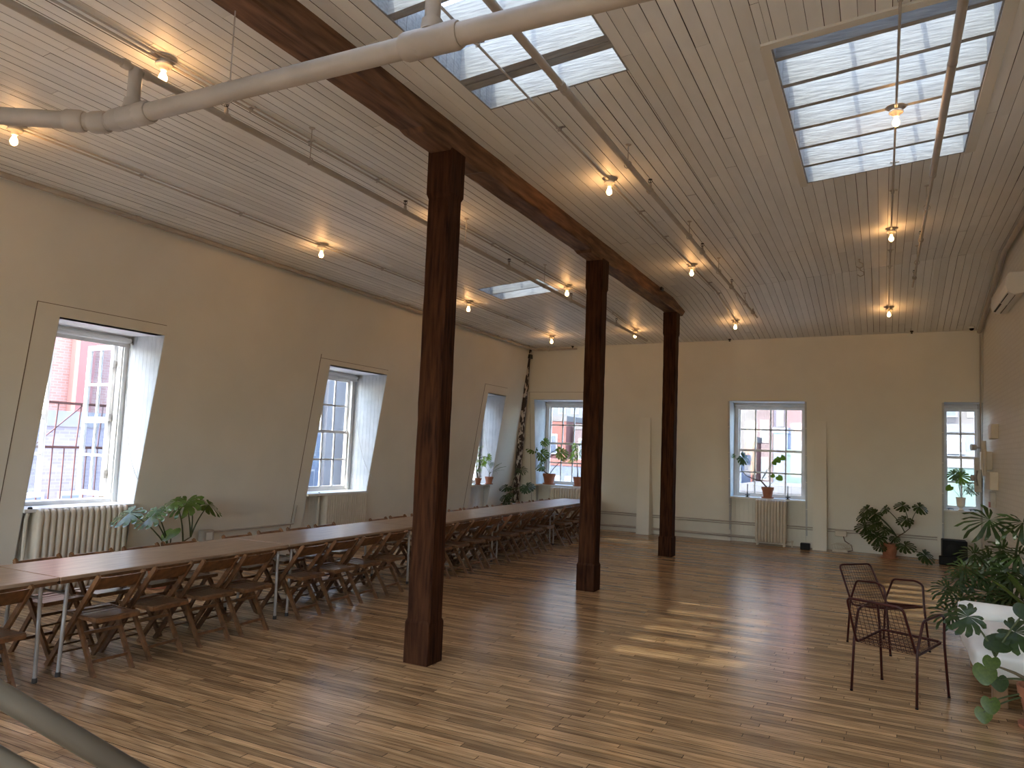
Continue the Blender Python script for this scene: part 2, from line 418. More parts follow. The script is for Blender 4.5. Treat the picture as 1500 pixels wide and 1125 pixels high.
LN = [(-.1, 1.3, 8.50), (4.77, 6.07, 8.47), (9.10, 10.62, 8.52), (14.38, 15.26, 8.45)]
BN = [(-7.60, -6.12, 17.08), (-2.95, -1.42, 16.98), (1.06, 1.69, 16.78)]
wall_left = make_wall('wall_left', LM, WL, Y0-.2, 17.3, LN, 4.6)
wall_back = make_wall('wall_back', BM_, WB, -8.5, 1.95, BN, 4.9)
wall_right = MB().box((1.70, Y0-.2, -.1), (1.95, 17.4, 5.6)).build('wall_right', 'brickwall', kind='structure')
RWN = [(-6.9, -5.3), (-4.0, -2.4), (-1.1, .5)]   # tall windows added in the unseen wall behind the camera for more daylight
mb = MB()
for a, b in ((-8.9, -6.9), (-5.3, -4.0), (-2.4, -1.1), (.5, 1.95)): mb.box((a, Y0-.2, -.1), (b, Y0, 5.4))
for a, b in RWN: mb.box((a, Y0-.2, -.1), (b, Y0, .9)); mb.box((a, Y0-.2, 3.6), (b, Y0, 5.4))
mb.build('wall_front', 'wall', kind='structure')

def niche(win, mp, W0, u0, u1, wf):
    zr = lambda w: max(0, (W0(0)-w)/(W0(0)-W0(1)))
    w = W0(ZH); n = max(4, round((wf-w)/.075)); st = (wf-w)/n
    for side in (0, 1):
        mb = MB()
        for k in range(n):
            a, b = w+k*st+.0012, w+(k+1)*st-.0012
            ua, ub = (u0-.03, u0+.006) if side == 0 else (u1-.006, u1+.03)
            za, zb = zr(a)-.002, zr(b)-.002
            za, zb = min(za, ZH-.001), min(zb, ZH-.001)
            mb.poly([mp(ua, a, za), mp(ub, a, za), mp(ub, b, zb), mp(ua, b, zb), mp(ua, a, ZH), mp(ub, a, ZH), mp(ub, b, ZH), mp(ua, b, ZH)],
                    [(3, 2, 1, 0), (4, 5, 6, 7), (0, 1, 5, 4), (1, 2, 6, 5), (2, 3, 7, 6), (3, 0, 4, 7)])
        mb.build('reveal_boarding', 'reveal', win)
        mb = MB(); ua, ub = (u0-.14, u0-.004) if side == 0 else (u1+.004, u1+.14)
        wbox(mb, mp, ua, ub, lambda z: W0(z)+.02, wf+.2, -.1, ZH+.2); mb.build('reveal_backing', 'white', win)
    mb = MB(); wbox(mb, mp, u0-.1, u1+.1, W0(ZH), wf+.2, ZH, ZH+.05); mb.build('head_panel', 'headpaint', win)
    mb = MB(); wbox(mb, mp, u0+.002, u1-.002, W0(ZS)-.035, wf+.01, ZS-.035, ZS); mb.build('window_sill', 'white', win)
    wp = min(wf-.02, W0(.5)+.10); mb = MB(); n = max(6, round((u1-u0)/.09)); s = (u1-u0)/n
    for k in range(n): wbox(mb, mp, u0+k*s+.002, u0+(k+1)*s-.002, wp, wp+.02, .0, ZS-.035)
    wbox(mb, mp, u0, u1, wp+.018, wf+.2, -.1, ZS-.04)
    mb.build('lower_boarding', 'white' if mp is LM else 'wall', win)
def pane_grid(mb_s, win, mp, u0, u1, w, z0, z1, cols, rows, st=.048, mun=.032, th=.035, paneparent=None):
    # sash frame in mb_s, panes as parts
    wbox(mb_s, mp, u0, u0+st, w, w+th, z0, z1); wbox(mb_s, mp, u1-st, u1, w, w+th, z0, z1)
    wbox(mb_s, mp, u0+st, u1-st, w, w+th, z0, z0+st); wbox(mb_s, mp, u0+st, u1-st, w, w+th, z1-st, z1)
    a0, a1, b0, b1 = u0+st, u1-st, z0+st, z1-st
    for c in range(1, cols):
        x = a0+(a1-a0)*c/cols; wbox(mb_s, mp, x-mun/2, x+mun/2, w+.006, w+th-.006, b0, b1)
    for r in range(1, rows):
        z = b0+(b1-b0)*r/rows; wbox(mb_s, mp, a0, a1, w+.006, w+th-.006, z-mun/2, z+mun/2)
    out = []
    for c in range(cols):
        for r in range(rows):
            g = MB(); e = .004
            wbox(g, mp, a0+(a1-a0)*c/cols+e, a0+(a1-a0)*(c+1)/cols-e, w+th/2-.0015, w+th/2+.0015, b0+(b1-b0)*r/rows+e, b0+(b1-b0)*(r+1)/rows-e)
            out.append(g)
    return out
def sash_window(n, mp, W0, u0, u1, wf, cols, rows, blind_label):
    win = empty('window_%d' % n, mp((u0+u1)/2, wf, ZS), kind='structure')
    inv = win.location.copy()
    def P(o): o.location = -inv; return o
    kids0 = set(D.objects)
    niche(win, mp, W0, u0, u1, wf)
    mb = MB(); cz = .075 if n != 6 else .03
    wbox(mb, mp, u0, u0+cz, wf, wf+.10, ZS, ZH); wbox(mb, mp, u1-cz, u1, wf, wf+.10, ZS, ZH); wbox(mb, mp, u0+cz, u1-cz, wf, wf+.10, ZH-.10, ZH); wbox(mb, mp, u0+cz, u1-cz, wf+.01, wf+.12, ZS, ZS+.03)
    wbox(mb, mp, u0+cz, u0+cz+.02, wf-.01, wf+.02, ZS+.03, ZH-.1); wbox(mb, mp, u1-cz-.02, u1-cz, wf-.01, wf+.02, ZS+.03, ZH-.1)
    mb.build('window_frame', 'white', win)
    zm = (ZS+ZH)/2-.02
    for (a, b, w) in ((zm-.02, ZH-.10, wf+.065), (ZS+.03, zm+.025, wf+.025)):
        s = MB(); panes = pane_grid(s, win, mp, u0+cz+.005, u1-cz-.005, w, a, b, cols, rows)
        so_ = s.build('sash', 'white', win)
        for g in panes: g.build('pane', 'glass', so_)
    for o in set(D.objects)-kids0:
        if o.parent == win: P(o)
    b = empty('roller_blind', mp((u0+u1)/2, wf-.05, ZH-.06), label=blind_label, cat='blind', group='rolled-up window blinds')
    l = b.location
    mb = MB(); A, B = Vector(mp(u0+.03, wf-.05, ZH-.06))-l, Vector(mp(u1-.03, wf-.05, ZH-.06))-l
    mb.tube([A, B], .032, 12); mb.build('roller', 'white', b, smooth=False)
    for e, q in ((A, .012), (B, -.012)):
        mb = MB(); d = (B-A).normalized(); mb.bar(e-d*.012, e+d*.0, .075, .085); mb.build('bracket', 'steel', b)
    mb = MB(); dn = Vector((0, 0, -1)); inw = Vector(mp(0, -1, 0))*.03; mb.bar(A+Vector((0, 0, -.05))+inw*.4, B+Vector((0, 0, -.05))+inw*.4, .012, .04); mb.build('blind_hem', 'white', b)
    q = B if mp is LM else B
    mb = MB(); mb.tube(bez(q+inw*.5, q+inw*.6+Vector((0, 0, -1.3)), q+Vector(mp(0, -1, 0))*.45+Vector((0, 0, -1.75)), 9), .003, 5); mb.build('pull_cord', 'steel', b)
    c = mp((u0+u1)/2, wf+.16, (ZS+ZH)/2)
    rot = (PI/2, 0, PI/2) if mp is LM else (PI/2, 0, PI)
    portal(c, rot_in(mp), u1-u0-.1, ZH-ZS-.1)
    return win
def rot_in(mp):
    d = Vector((1, 0, 0)) if mp is LM else Vector((0, -1, 0))
    return d.to_track_quat('-Z', 'Y').to_euler()
# window_1: casement pair opened outward onto the fire escape
def casement_window(n, mp, W0, u0, u1, wf):
    win = empty('window_%d' % n, mp((u0+u1)/2, wf, ZS), kind='structure'); inv = win.location.copy(); k0 = set(D.objects)
    niche(win, mp, W0, u0, u1, wf)
    mb = MB(); cz = .06
    wbox(mb, mp, u0, u0+cz, wf, wf+.16, ZS, ZH); wbox(mb, mp, u1-cz, u1, wf, wf+.16, ZS, ZH); wbox(mb, mp, u0+cz, u1-cz, wf, wf+.16, ZH-.10, ZH); wbox(mb, mp, u0+cz, u1-cz, wf+.01, wf+.18, ZS, ZS+.045)
    for q in (.02, .07): wbox(mb, mp, u1-cz-.018, u1-cz, wf+q, wf+q+.02, ZS+.045, ZH-.1); wbox(mb, mp, u0+cz, u0+cz+.018, wf+q, wf+q+.02, ZS+.045, ZH-.1)
    mb.build('window_frame', 'white', win)
    W_ = (u1-u0-2*cz)/2
    for side, ang in ((1, 95), (0, 26)):
        hinge = Vector(mp(u1-cz-.01, wf+.13, 0)) if side else Vector(mp(u0+cz+.01, wf+.13, 0))
        a = math.radians(ang)
        # leaf direction: from the hinge, closed = towards the middle (+-y), opens to -x
        d = Vector((-math.sin(a), -math.cos(a) if side else math.cos(a), 0))
        nrm = Vector((-d.y, d.x, 0))
        lmp = lambda u, w, z: tuple(hinge+d*u+nrm*w+Vector((0, 0, z)))
        s = MB(); pn = pane_grid(s, win, lmp, 0, W_, 0, ZS+.06, ZH-.11, 2, 4, .055, .028, .04)
        wbox(s, lmp, 0, W_, .0, .04, 1.93, 2.0)
        so_ = s.build('sash', 'white', win)
        for g in pn: g.build('pane', 'glass', so_)
        for z in (1.25, 1.95, 2.62):
            h = MB(); wbox(h, lmp, -.03, .03, -.012, .052, z, z+.09); h.build('hinge', 'steel', so_)
    for o in set(D.objects)-k0:
        if o.parent == win: o.location = -inv
    portal(mp((u0+u1)/2, wf+.05, (ZS+ZH)/2), rot_in(mp), u1-u0-.15, ZH-ZS-.15)
    return win
casement_window(1, LM, WL, *LN[1])
b = empty('roller_blind', LM((LN[1][0]+LN[1][1])/2, LN[1][2]-.05, ZH-.06), label='rolled-up white blind over the open casement window', cat='blind', group='rolled-up window blinds')
b_L = LN[1][1]-LN[1][0]-.06
MB().tube([(0, -b_L/2, 0), (0, b_L/2, 0)], .034, 12).build('roller', 'white', b)
MB().box((-.04, b_L/2, -.045), (.04, b_L/2+.015, .045)).build('bracket', 'steel', b)
MB().box((.0, -b_L/2, -.085), (.012, b_L/2, -.04)).build('blind_hem', 'white', b)
MB().tube(bez((.03, b_L/2-.03, -.03), (.05, b_L/2-.03, -1.4), (.36, b_L/2+.01, -1.72), 10), .003, 5).build('pull_cord', 'steel', b)
sash_window(2, LM, WL, *LN[2], 4, 2, 'rolled-up blind on the middle left-hand window')
sash_window(3, LM, WL, *LN[3], 3, 2, 'rolled-up blind on the far left-hand window with potted plants')
sash_window(7, LM, WL, *LN[0], 4, 2, 'rolled-up blind on the left window beside the camera')
sash_window(4, BM_, WB, *BN[0], 4, 2, 'rolled-up blind on the back window behind the end of the tables')
sash_window(5, BM_, WB, *BN[1], 4, 2, 'rolled-up blind on the middle back window above the small radiator')
sash_window(6, BM_, WB, *BN[2], 2, 2, 'rolled-up blind on the narrow back window in the right corner')
for i, (a, b_) in enumerate(RWN):
    w = empty('window_%d' % (16+i), ((a+b_)/2, Y0-.1, .9), kind='structure'); hw = (b_-a)/2
    mb = MB()
    for q in (-hw, -.03, hw-.06): mb.box((q, -.03, 0), (q+.06, .03, 2.7))
    for q in (0, 1.3, 2.64): mb.box((-hw, -.03, q), (hw, .03, q+.06))
    mb.build('window_frame', 'white', w)
    for q in (-hw+.06, .03):
        for z in (.06, 1.36): MB().box((q, -.003, z), (q+hw-.09, .003, z+1.24)).build('pane', 'glass', w)
    portal(((a+b_)/2, Y0-.25, 2.25), Vector((0, 1, 0)).to_track_quat('-Z', 'Y').to_euler(), b_-a, 2.7)

# casing strips on the sloping walls
def strips(name, mp, W0, items):
    mb = MB()
    for u0, u1, z0, z1 in items: wbox(mb, mp, u0, u1, lambda z: W0(z)-.003, W0, z0, z1)
    o = mb.build(name, 'wall', kind='structure')
    g = MB(); u0, u1, z0, z1 = items[0]; wbox(g, mp, u0-.004, u0+.004, lambda z: W0(z)-.0045, W0, z0, z1)  # dark raised strip paints the shadow of a joint beside the casing
    if len(items) > 1: wbox(g, mp, u0, items[1][1], lambda z: W0(z)-.0045, W0, items[1][3]-.003, items[1][3]+.003)
    g.build('joint_shadow_strip', 'jointline', o); return o
strips('trim_1', LM, WL, [(4.52, 4.77, .3, 3.14), (4.77, 6.07, ZH, 3.14), (6.07, 6.2, .3, 3.14)])
strips('trim_2', LM, WL, [(8.86, 9.10, .3, 3.16), (9.10, 10.62, ZH, 3.1), (10.62, 10.72, .3, 3.1)])
strips('trim_3', LM, WL, [(14.18, 14.38, .0, 3.2), (14.38, 15.26, ZH, 3.2), (15.26, 15.9, 3.12, 3.2), (15.26, 15.4, .0, 3.12)])
strips('trim_4', BM_, WB, [(-7.72, -7.60, .5, 3.2), (-7.60, -5.9, ZH, 3.2)])
mb = MB()
for a, b_ in ((-8.2, -7.6), (-6.12, -2.95), (-1.42, 1.06)): mb.box((a, WB(.1)-.015, 0), (b_, WB(.1)+.1, .13))
mb.build('baseboard_back', 'wall', kind='structure')
mb = MB(); mb.box((1.66, -3, 0), (1.70, 16.6, .16)); mb.box((1.668, -3, .16), (1.70, 16.6, .19)); mb.build('baseboard_right', 'white', kind='structure')
mb = MB()
for a, b_ in ((-3.9, -.1), (1.3, 4.77), (6.07, 9.1), (10.62, 14.38), (15.26, 16.6)): mb.box((-8.4, a, 0), (-8.262, b_, .13))
mb.build('baseboard_left', 'wall', kind='structure')
for i, (a, b_) in enumerate(((-4.97, -4.67), (-1.27, -1.0))):
    mb = MB(); mb.hexa([(a, 16.36, 0), (b_, 16.36, 0), (b_, 16.8, 0), (a, 16.8, 0), (a+.03, 16.36, 2.62), (b_-.02, 16.36, 2.62), (b_-.02, 16.8, 2.62), (a+.03, 16.8, 2.62)])
    mb.build('trim_%d' % (i+5), 'wall', kind='structure')

#PART2
# ------------------------------------------------------------------ timber beam and posts
def zbt(y): return 4.655 if y < 13.2 else 4.655-(y-13.2)*.11
bt = empty('timber_beam', (-3.465, 5, 4.42), label='long dark timber beam running under the ceiling on three posts', cat='beam')
def rel(o, e): o.location = -Vector(e.location) if not o.parent else o.location; return o
mb = MB(); x0, x1 = -3.59-.0+3.465, -3.34+3.465
ysb = [-4, 1, 5, 9.3, 13.2, 13.86]
R = []
for i in range(60):
    y = -4+(13.66+4)*i/59; c = .012; wob = .006*math.sin(i*1.7)+.004*math.sin(i*4.1)
    zb = -.005+wob*.8; zt = (4.70 if y < 13.15 else 4.70-(y-13.15)*.16)-4.42
    R.append([(x0+c, y-5, zb), (x1-c, y-5, zb), (x1+wob*.4, y-5, zb+c), (x1+wob*.3, y-5, zt), (x0-wob*.3, y-5, zt), (x0-wob*.4, y-5, zb+c)])
R.append([(x0+.03, 13.86-5, .13), (x1-.03, 13.86-5, .13), (x1, 13.88-5, .14), (x1, 13.9-5, .17), (x0, 13.9-5, .17), (x0, 13.88-5, .14)])
mb.rings(R); mb.build('beam_timber', 'beam', bt)
for y in (5.40, 9.33):
    mb = MB(); mb.hexa([(x0+.02, y-5-.50, -.03), (x1-.02, y-5-.5, -.03), (x1-.02, y-5+.45, -.03), (x0+.02, y-5+.45, -.03), (x0-.004, y-5-.62, .02), (x1+.004, y-5-.62, .02), (x1+.004, y-5+.6, .02), (x0-.004, y-5+.6, .02)]); mb.build('bearing_block', 'beam', bt)
MB().cbox((x1, 12.03-5, .15), (x1+.035, 12.16-5, .26), .006).build('junction_box', 'darkmetal', bt)
def post(y0, y1, label):
    x0, x1 = -3.59, -3.345; cx, cy_ = (x0+x1)/2, (y0+y1)/2
    p = empty('timber_post', (cx, cy_, 0), label=label, cat='post', group='dark timber posts')
    hw, hd = (x1-x0)/2, (y1-y0)/2
    prof = [(0, .004, 0), (.33, .004, 0), (.36, .016, -.009), (3.98, .016, -.009), (4.02, .004, 0), (4.41, .004, 0)]
    R = []; rnd = random.Random(y0)
    zz = []
    for (a, b) in zip(prof[:-1], prof[1:]):
        n = 26 if b[0]-a[0] > 1 else 1
        for i in range(n): t = i/n; zz.append(tuple(a[k]+(b[k]-a[k])*t for k in range(3)))
    zz.append(prof[-1])
    for z, c, e in zz:
        j = lambda: rnd.uniform(-.0022, .0022)
        w, d = hw+e+j(), hd+e+j()
        R.append([(-w+c+j(), -d, z), (w-c+j(), -d, z), (w, -d+c+j(), z), (w, d-c, z), (w-c, d, z), (-w+c, d, z), (-w, d-c, z), (-w, -d+c+j(), z)])
    MB().rings(R).build('post_shaft', 'post', p)
    for s, a in ((.02, 0), (-.05, 1)):    # long drying checks on two faces, cut as thin dark ribbons standing proud of nothing
        pass
    return p
post(5.30, 5.53, 'nearest and thickest-looking timber post, left of centre')
post(9.22, 9.46, 'second timber post, in front of the far end of the tables')
post(13.20, 13.46, 'farthest timber post, standing under the chamfered end of the beam')

# leaning corner post with flaking paint
cpz = [0, .6, 1.2, 1.7, 2.0, 2.04, 2.1, 2.14, 2.6, 3.2, 3.28, 3.34, 3.4, 3.9, 4.12, 4.15, 4.28]
cpt = empty('corner_column', (-8.12, 16.52, 0), label='rough leaning corner column with dark flaking paint', cat='column')
MB().tube([(.10*0+z*.098, -z*.098, z) for z in cpz], [.082, .08, .078, .078, .078, .094, .094, .077, .076, .075, .092, .092, .074, .073, .073, .09, .09], 10).build('column_shaft', 'peel', cpt, smooth=False)
MB().box((.30, -.48, 4.0), (.50, -.30, 4.1)).build('bracket', 'darkmetal', cpt)

# ------------------------------------------------------------------ pipes
def ring_c(p, axis, r, w, n=12):
    mb = MB(); p = Vector(p); a = Vector(axis).normalized(); mb.tube([p-a*w/2, p-a*w*.35, p+a*w*.35, p+a*w/2], [r*.9, r, r, r*.9], n); return mb
def hanger(parent, o, x, y, z, r, zt, m='pipe'):
    mb = MB(); pts = [(x+r*1.25*math.sin(a), y, z-r*1.25*math.cos(a)) for a in [i*2*PI/12 for i in range(13)]]
    mb.tube([Vector(p)-o for p in pts], .0042, 5); mb.tube([Vector((x, y, z+r*1.25))-o, Vector((x, y, zt))-o], .0045, 6)
    mb.lathe([(.028, 0), (.022, -.008), (.006, -.012)], tuple(Vector((x, y, zt))-o), 10)
    mb.build('hanger', m, parent)
def sprinkler(parent, o, x, y, z, r):
    mb = MB(); c = tuple(Vector((x, y, z))-o)
    h = empty_part = None
    b = MB().lathe([(.016, r*.6), (.016, r+.03), (.012, r+.035), (.012, r+.05)], c, 10).build('head_riser', 'pipe', parent)
    mb.lathe([(.010, r+.05), (.010, r+.058), (.004, r+.06), (.004, r+.088), (.022, r+.09), (.022, r+.093)], c, 10)
    for s in (1, -1):
        mb.tube([(c[0]+s*.010, c[1], c[2]+r+.052), (c[0]+s*.020, c[1], c[2]+r+.066), (c[0]+s*.018, c[1], c[2]+r+.08), (c[0]+s*.004, c[1], c[2]+r+.09)], .003, 5)
    mb.build('sprinkler_head', 'black', parent)
def pipe_run(name, label, cat, pts, r, heads=(), hangs=(), coup=(), group=None, m='pipe', radii=None):
    o = Vector(pts[0]); e = empty(name, o, label=label, cat=cat, group=group)
    smooth_auto(MB().tube([Vector(p)-o for p in pts], radii or r, 14).build('pipe_length', m, e))
    for c, ax in coup: smooth_auto(ring_c(Vector(c)-o, ax, r*1.28, r*2.2).build('coupling', m, e), 30)
    for (x, y, z) in heads:
        smooth_auto(ring_c(Vector((x, y, z))-o, (0, 1, 0), r*1.25, r*2.4).build('coupling', m, e), 30); sprinkler(e, o, x, y, z, r)
    for (x, y, z) in hangs: hanger(e, o, x, y, z, r, zc(x, y)-.003)
    return e
G = 'sprinkler pipes under the ceiling'
ZB = 3.9; YB_ = 3.045
bp = pipe_run('main_pipe', 'thick white main pipe crossing the room at the top of the view', 'pipe',
    [(1.66, YB_, ZB), (-2.0, YB_, ZB), (-4.62, YB_, ZB), (-4.74, YB_-.03, ZB), (-7.4, YB_-1.62, ZB)], .058, group=G,
    coup=[((-4.55, YB_, ZB), (1, 0, 0)), ((-4.72, YB_-.02, ZB), (.94, .3, 0)), ((-4.86, YB_-.1, ZB), (.86, .5, 0)), ((-4.30, YB_, ZB), (1, 0, 0)), ((-2.19, YB_, ZB), (1, 0, 0)), ((-1.97, YB_, ZB), (1, 0, 0))], hangs=[(-3.53, YB_, ZB), (-.2, YB_, ZB)])
o = Vector(bp.location)
for x, zt in ((-4.42, 4.22), (-2.08, 4.53)):
    smooth_auto(MB().tube([Vector((x, YB_, ZB+.03))-o, Vector((x, YB_, zt))-o], .042, 14).build('riser', 'pipe', bp))
    smooth_auto(MB().tube([Vector((x, YB_, ZB+.05))-o, Vector((x, YB_, ZB+.11))-o], [.062, .056], 14).build('tee_fitting', 'pipe', bp), 30)
    smooth_auto(MB().tube([Vector((x-.1, YB_, ZB))-o, Vector((x-.075, YB_, ZB))-o, Vector((x+.075, YB_, ZB))-o, Vector((x+.1, YB_, ZB))-o], [.07, .074, .074, .07], 14).build('tee_fitting', 'pipe', bp), 30)
pipe_run('sprinkler_pipe', 'sprinkler pipe left of the beam, hung between the two left rows of bulbs', 'pipe', [(-4.42, .8, 4.22), (-4.42, 3.75, 4.22), (-4.42, 15.0, 4.18)], .025, group=G,
    heads=[(-4.42, 3.80, 4.22), (-4.42, 6.15, 4.215), (-4.42, 8.55, 4.20), (-4.42, 10.75, 4.19), (-4.42, 13.0, 4.185)], hangs=[(-4.42, 1.5, 4.22), (-4.42, 4.72, 4.22), (-4.42, 7.4, 4.21), (-4.42, 9.7, 4.20), (-4.42, 11.9, 4.19)],
    coup=[((-4.42, 2.97, 4.22), (0, 1, 0)), ((-4.42, 3.12, 4.22), (0, 1, 0))])
pipe_run('sprinkler_pipe', 'sprinkler pipe right of the beam, passing across the large skylight', 'pipe', [(-2.12, .8, 4.52), (-2.14, 9.0, 4.53), (-2.14, 14.6, 4.50)], .028, group=G, radii=[.034, .024, .017],
    heads=[(-2.14, 7.25, 4.53), (-2.14, 9.75, 4.525), (-2.14, 11.9, 4.515), (-2.14, 14.1, 4.505)], hangs=[(-2.14, 6.5, 4.53), (-2.14, 9.0, 4.53), (-2.14, 10.85, 4.52), (-2.14, 13.2, 4.51)],
    coup=[((-2.13, 4.84, 4.525), (0, 1, 0)), ((-2.13, 4.93, 4.525), (0, 1, 0)), ((-2.12, 3.0, 4.52), (0, 1, 0))])
pipe_run('sprinkler_pipe', 'sprinkler pipe at far right, passing under the wide skylight', 'pipe', [(.46, 2.5, 4.69), (.46, 8.2, 4.69), (.46, 8.3, 4.69), (.46, 13.6, 4.72)], .026, group=G, radii=[.032, .030, .018, .015],
    heads=[(.46, 10.7, 4.71), (.46, 12.85, 4.70)], hangs=[(.46, 9.3, 4.70), (.46, 11.9, 4.71)], coup=[((.46, 5.9, 4.69), (0, 1, 0)), ((.46, 7.07, 4.69), (0, 1, 0)), ((.46, 8.22, 4.69), (0, 1, 0))])
pipe_run('sprinkler_pipe', 'sprinkler pipe along the top of the left wall', 'pipe', [(-7.49, -1, 4.235), (-7.49, 15.85, 4.20), (-7.38, 15.98, 4.19), (-6.4, 16.03, 4.20)], .030, group=G, radii=[.030, .030, .030, .022],
    heads=[(-7.49, 5.33, 4.235), (-7.49, 7.98, 4.23), (-7.49, 10.66, 4.22), (-7.49, 14.75, 4.205), (-7.12, 15.99, 4.19)], hangs=[(-7.49, 2.2, 4.235), (-7.49, 4.69, 4.235), (-7.49, 7.23, 4.23), (-7.49, 9.92, 4.225), (-7.49, 14.1, 4.21), (-7.49, 15.7, 4.2)])
def along(x, y0, y1, dz, n=2):
    pts = [(x, y0, zc(x, y0)+dz)]
    if y0 < YC < y1: pts.append((x, YC, zc(x, YC)+dz))
    pts.append((x, y1, zc(x, y1)+dz)); return pts
def conduit(label, x, y0, y1, clips, double=False):
    o = Vector((x, y0, zc(x, y0)-.02)); e = empty('conduit', o, label=label, cat='conduit', group='thin lamp conduits on the ceiling')
    MB().tube([Vector(p)-o for p in along(x, y0, y1, -.028)], .010, 8).build('tube', 'pipe', e, smooth=True)
    if double: MB().tube([Vector(p)-o for p in along(x+.045, y0, y1, -.018)], .007, 8).build('tube', 'pipe', e, smooth=True)
    for y in clips:
        z = zc(x, y)
        MB().box((x-.035-o.x, y-.012-o.y, z-.012-o.z), (x+.05-o.x, y+.012-o.y, z-.004-o.z)).build('clip', 'steel', e)
        MB().tube([(x-.018-o.x, y-o.y, z-.012-o.z), (x-.014-o.x, y-o.y, z-.04-o.z), (x+.014-o.x, y-o.y, z-.04-o.z), (x+.018-o.x, y-o.y, z-.012-o.z)], .004, 5).build('clip', 'steel', e)
conduit('thin double conduit feeding the bulbs nearest the left wall', -6.45, -1, 14.65, [4.6, 5.85, 8.5, 9.8, 12.5, 13.8], True)
conduit('thin double conduit feeding the bulbs just left of the beam', -4.60, -1, 14.75, [4.2, 4.9, 5.9, 8.4, 9.4, 12.3, 13.3], True)
conduit('thin conduit feeding the bulbs right of the beam', -2.56, 1.5, 14.7, [4.33, 5.83, 8.3, 9.4, 12.2, 13.0])
conduit('thin conduit crossing the wide skylight to the right-hand bulbs', .12, 2, 14.7, [5.3, 8.35, 9.25, 11.9, 12.9])
# ceiling lamps
LAMPS = [(-6.45, 3.42, 'bulb at far left of the view, low beside the main pipe'), (-6.45, 7.2, 'bulb second along the left wall row'), (-6.45, 11.0, 'bulb just right of the first post, left wall row'), (-6.45, 14.65, 'bulb at the far end of the left wall row'),
         (-4.60, 3.38, 'bulb at upper left above the main pipe'), (-4.60, 7.2, 'bulb hidden behind the first post'), (-4.60, 11.0, 'bulb beside the small far skylight'), (-4.60, 14.75, 'bulb between the second and third posts'),
         (-2.56, 7.18, 'bulb below the large skylight, right of the beam'), (-2.56, 10.96, 'bulb second along the row right of the beam'), (-2.56, 14.7, 'bulb at the far end of the row right of the beam'),
         (.12, 7.03, 'bulb hanging in front of the wide skylight'), (.12, 10.8, 'bulb on the ceiling below the wide skylight'), (.12, 14.7, 'bulb at the far end of the right-hand row')]
def lampmesh():
    d = {}
    d['ceiling_plate'] = (MB().lathe([(.085, 0), (.085, -.004), (.052, -.006), (.052, -.038), (.05, -.04)], n=20).mesh(), 'plate')
    d['socket'] = (MB().lathe([(.056, -.038), (.060, -.046), (.056, -.056), (.03, -.060), (.026, -.085), (.02, -.09)], n=20).mesh(), 'porcelain')
    d['bulb'] = (MB().lathe([(.013, -.085), (.014, -.10), (.022, -.118), (.029, -.135), (.030, -.148), (.025, -.163), (.014, -.174), (.002, -.178)], n=16).mesh(), 'bulb')
    d['conduit_ear'] = (MB().box((-.012, -.12, -.034), (.012, -.05, -.01)).mesh(), 'plate')
    d['filament'] = (MB().lathe([(.001, -.125), (.012, -.135), (.014, -.145), (.010, -.155), (.001, -.16)], n=10).mesh(), 'filament')
    for k in d: d[k][0].materials.append(M[d[k][1]])
    return d
LMESH = lampmesh()
# clear glass envelope so that the filament shows
for x, y, lab in LAMPS:
    z = zc(x, y)-.002
    e = empty('ceiling_lamp', (x, y, z), label='bare '+lab, cat='lamp', group='bare bulbs on the ceiling')
    for nme, (me, mm) in LMESH.items():
        o = D.objects.new(nme, me); COL.objects.link(o); o.parent = e
        if nme != 'conduit_ear':
            for p in me.polygons: p.use_smooth = True
    ld = D.lights.get('bulb_light') or D.lights.new('bulb_light', 'POINT')
    ld.energy = BULB_W; ld.color = (1, .54, .23); ld.shadow_soft_size = .028
    lo = D.objects.new('bulb_light', ld); COL.objects.link(lo); lo.parent = e; lo.location = (0, 0, -.215)

# ceiling / corner services
pipe_run('corner_conduit', 'vertical conduit in the right back corner', 'conduit', [(1.66, 16.42, .3), (1.655, 16.36, 2.0), (1.65, 16.12, 4.28)], .016)
pts = [(1.63, y, zc(1.63, y)-.07) for y in (2, 6, 9, 11.5, 12.4, 12.9, 13.4, 14.5, 16.05)]
pipe_run('service_pipe', 'painted pipe bending along the top of the right wall', 'pipe', pts, .035)
c = empty('security_camera', (1.50, 15.95, zc(1.5, 15.95)), label='small white dome camera in the right back ceiling corner', cat='camera')
MB().lathe([(.055, 0), (.055, -.02), (.045, -.035)], n=16).build('base', 'whiteplastic', c); smooth_auto(MB().lathe([(.040, -.03), (.038, -.05), (.025, -.07), (.004, -.078)], n=16).build('dome', 'black', c))
for q in (-2.9, .52, -6.5):
    e = empty('sprinkler_stub', (q, 16.0, zc(q, 16.0)-.012), label={-2.9: 'small dark sprinkler nub on the ceiling edge right of the last post', .52: 'small dark sprinkler nub on the ceiling edge near the right corner', -6.5: 'small dark sprinkler nub on the ceiling edge near the left corner'}[q], cat='sprinkler')
    MB().lathe([(.03, 0), (.03, -.02), (.02, -.03)], n=12).build('cap', 'darkmetal', e); MB().lathe([(.008, -.03), (.02, -.05), (.018, -.055)], n=10).build('deflector', 'darkmetal', e)
for x, y in ((-.30, 12.2), (-.30, 12.75)):
    e = empty('ceiling_hook', (x, y, zc(x, y)-.001), label='thin wire hook on the ceiling right of centre, %s of the pair' % ('nearer' if y < 12.5 else 'farther'), cat='hook', group='wire hooks')
    MB().tube([(0, 0, 0), (0, 0, -.04), (.05, 0, -.07), (.05, 0, -.12), (0, 0, -.14), (-.04, 0, -.11)], .006, 6).build('wire', 'pipe', e)
    MB().lathe([(.02, 0), (.016, -.006)], n=10).build('rosette', 'pipe', e)
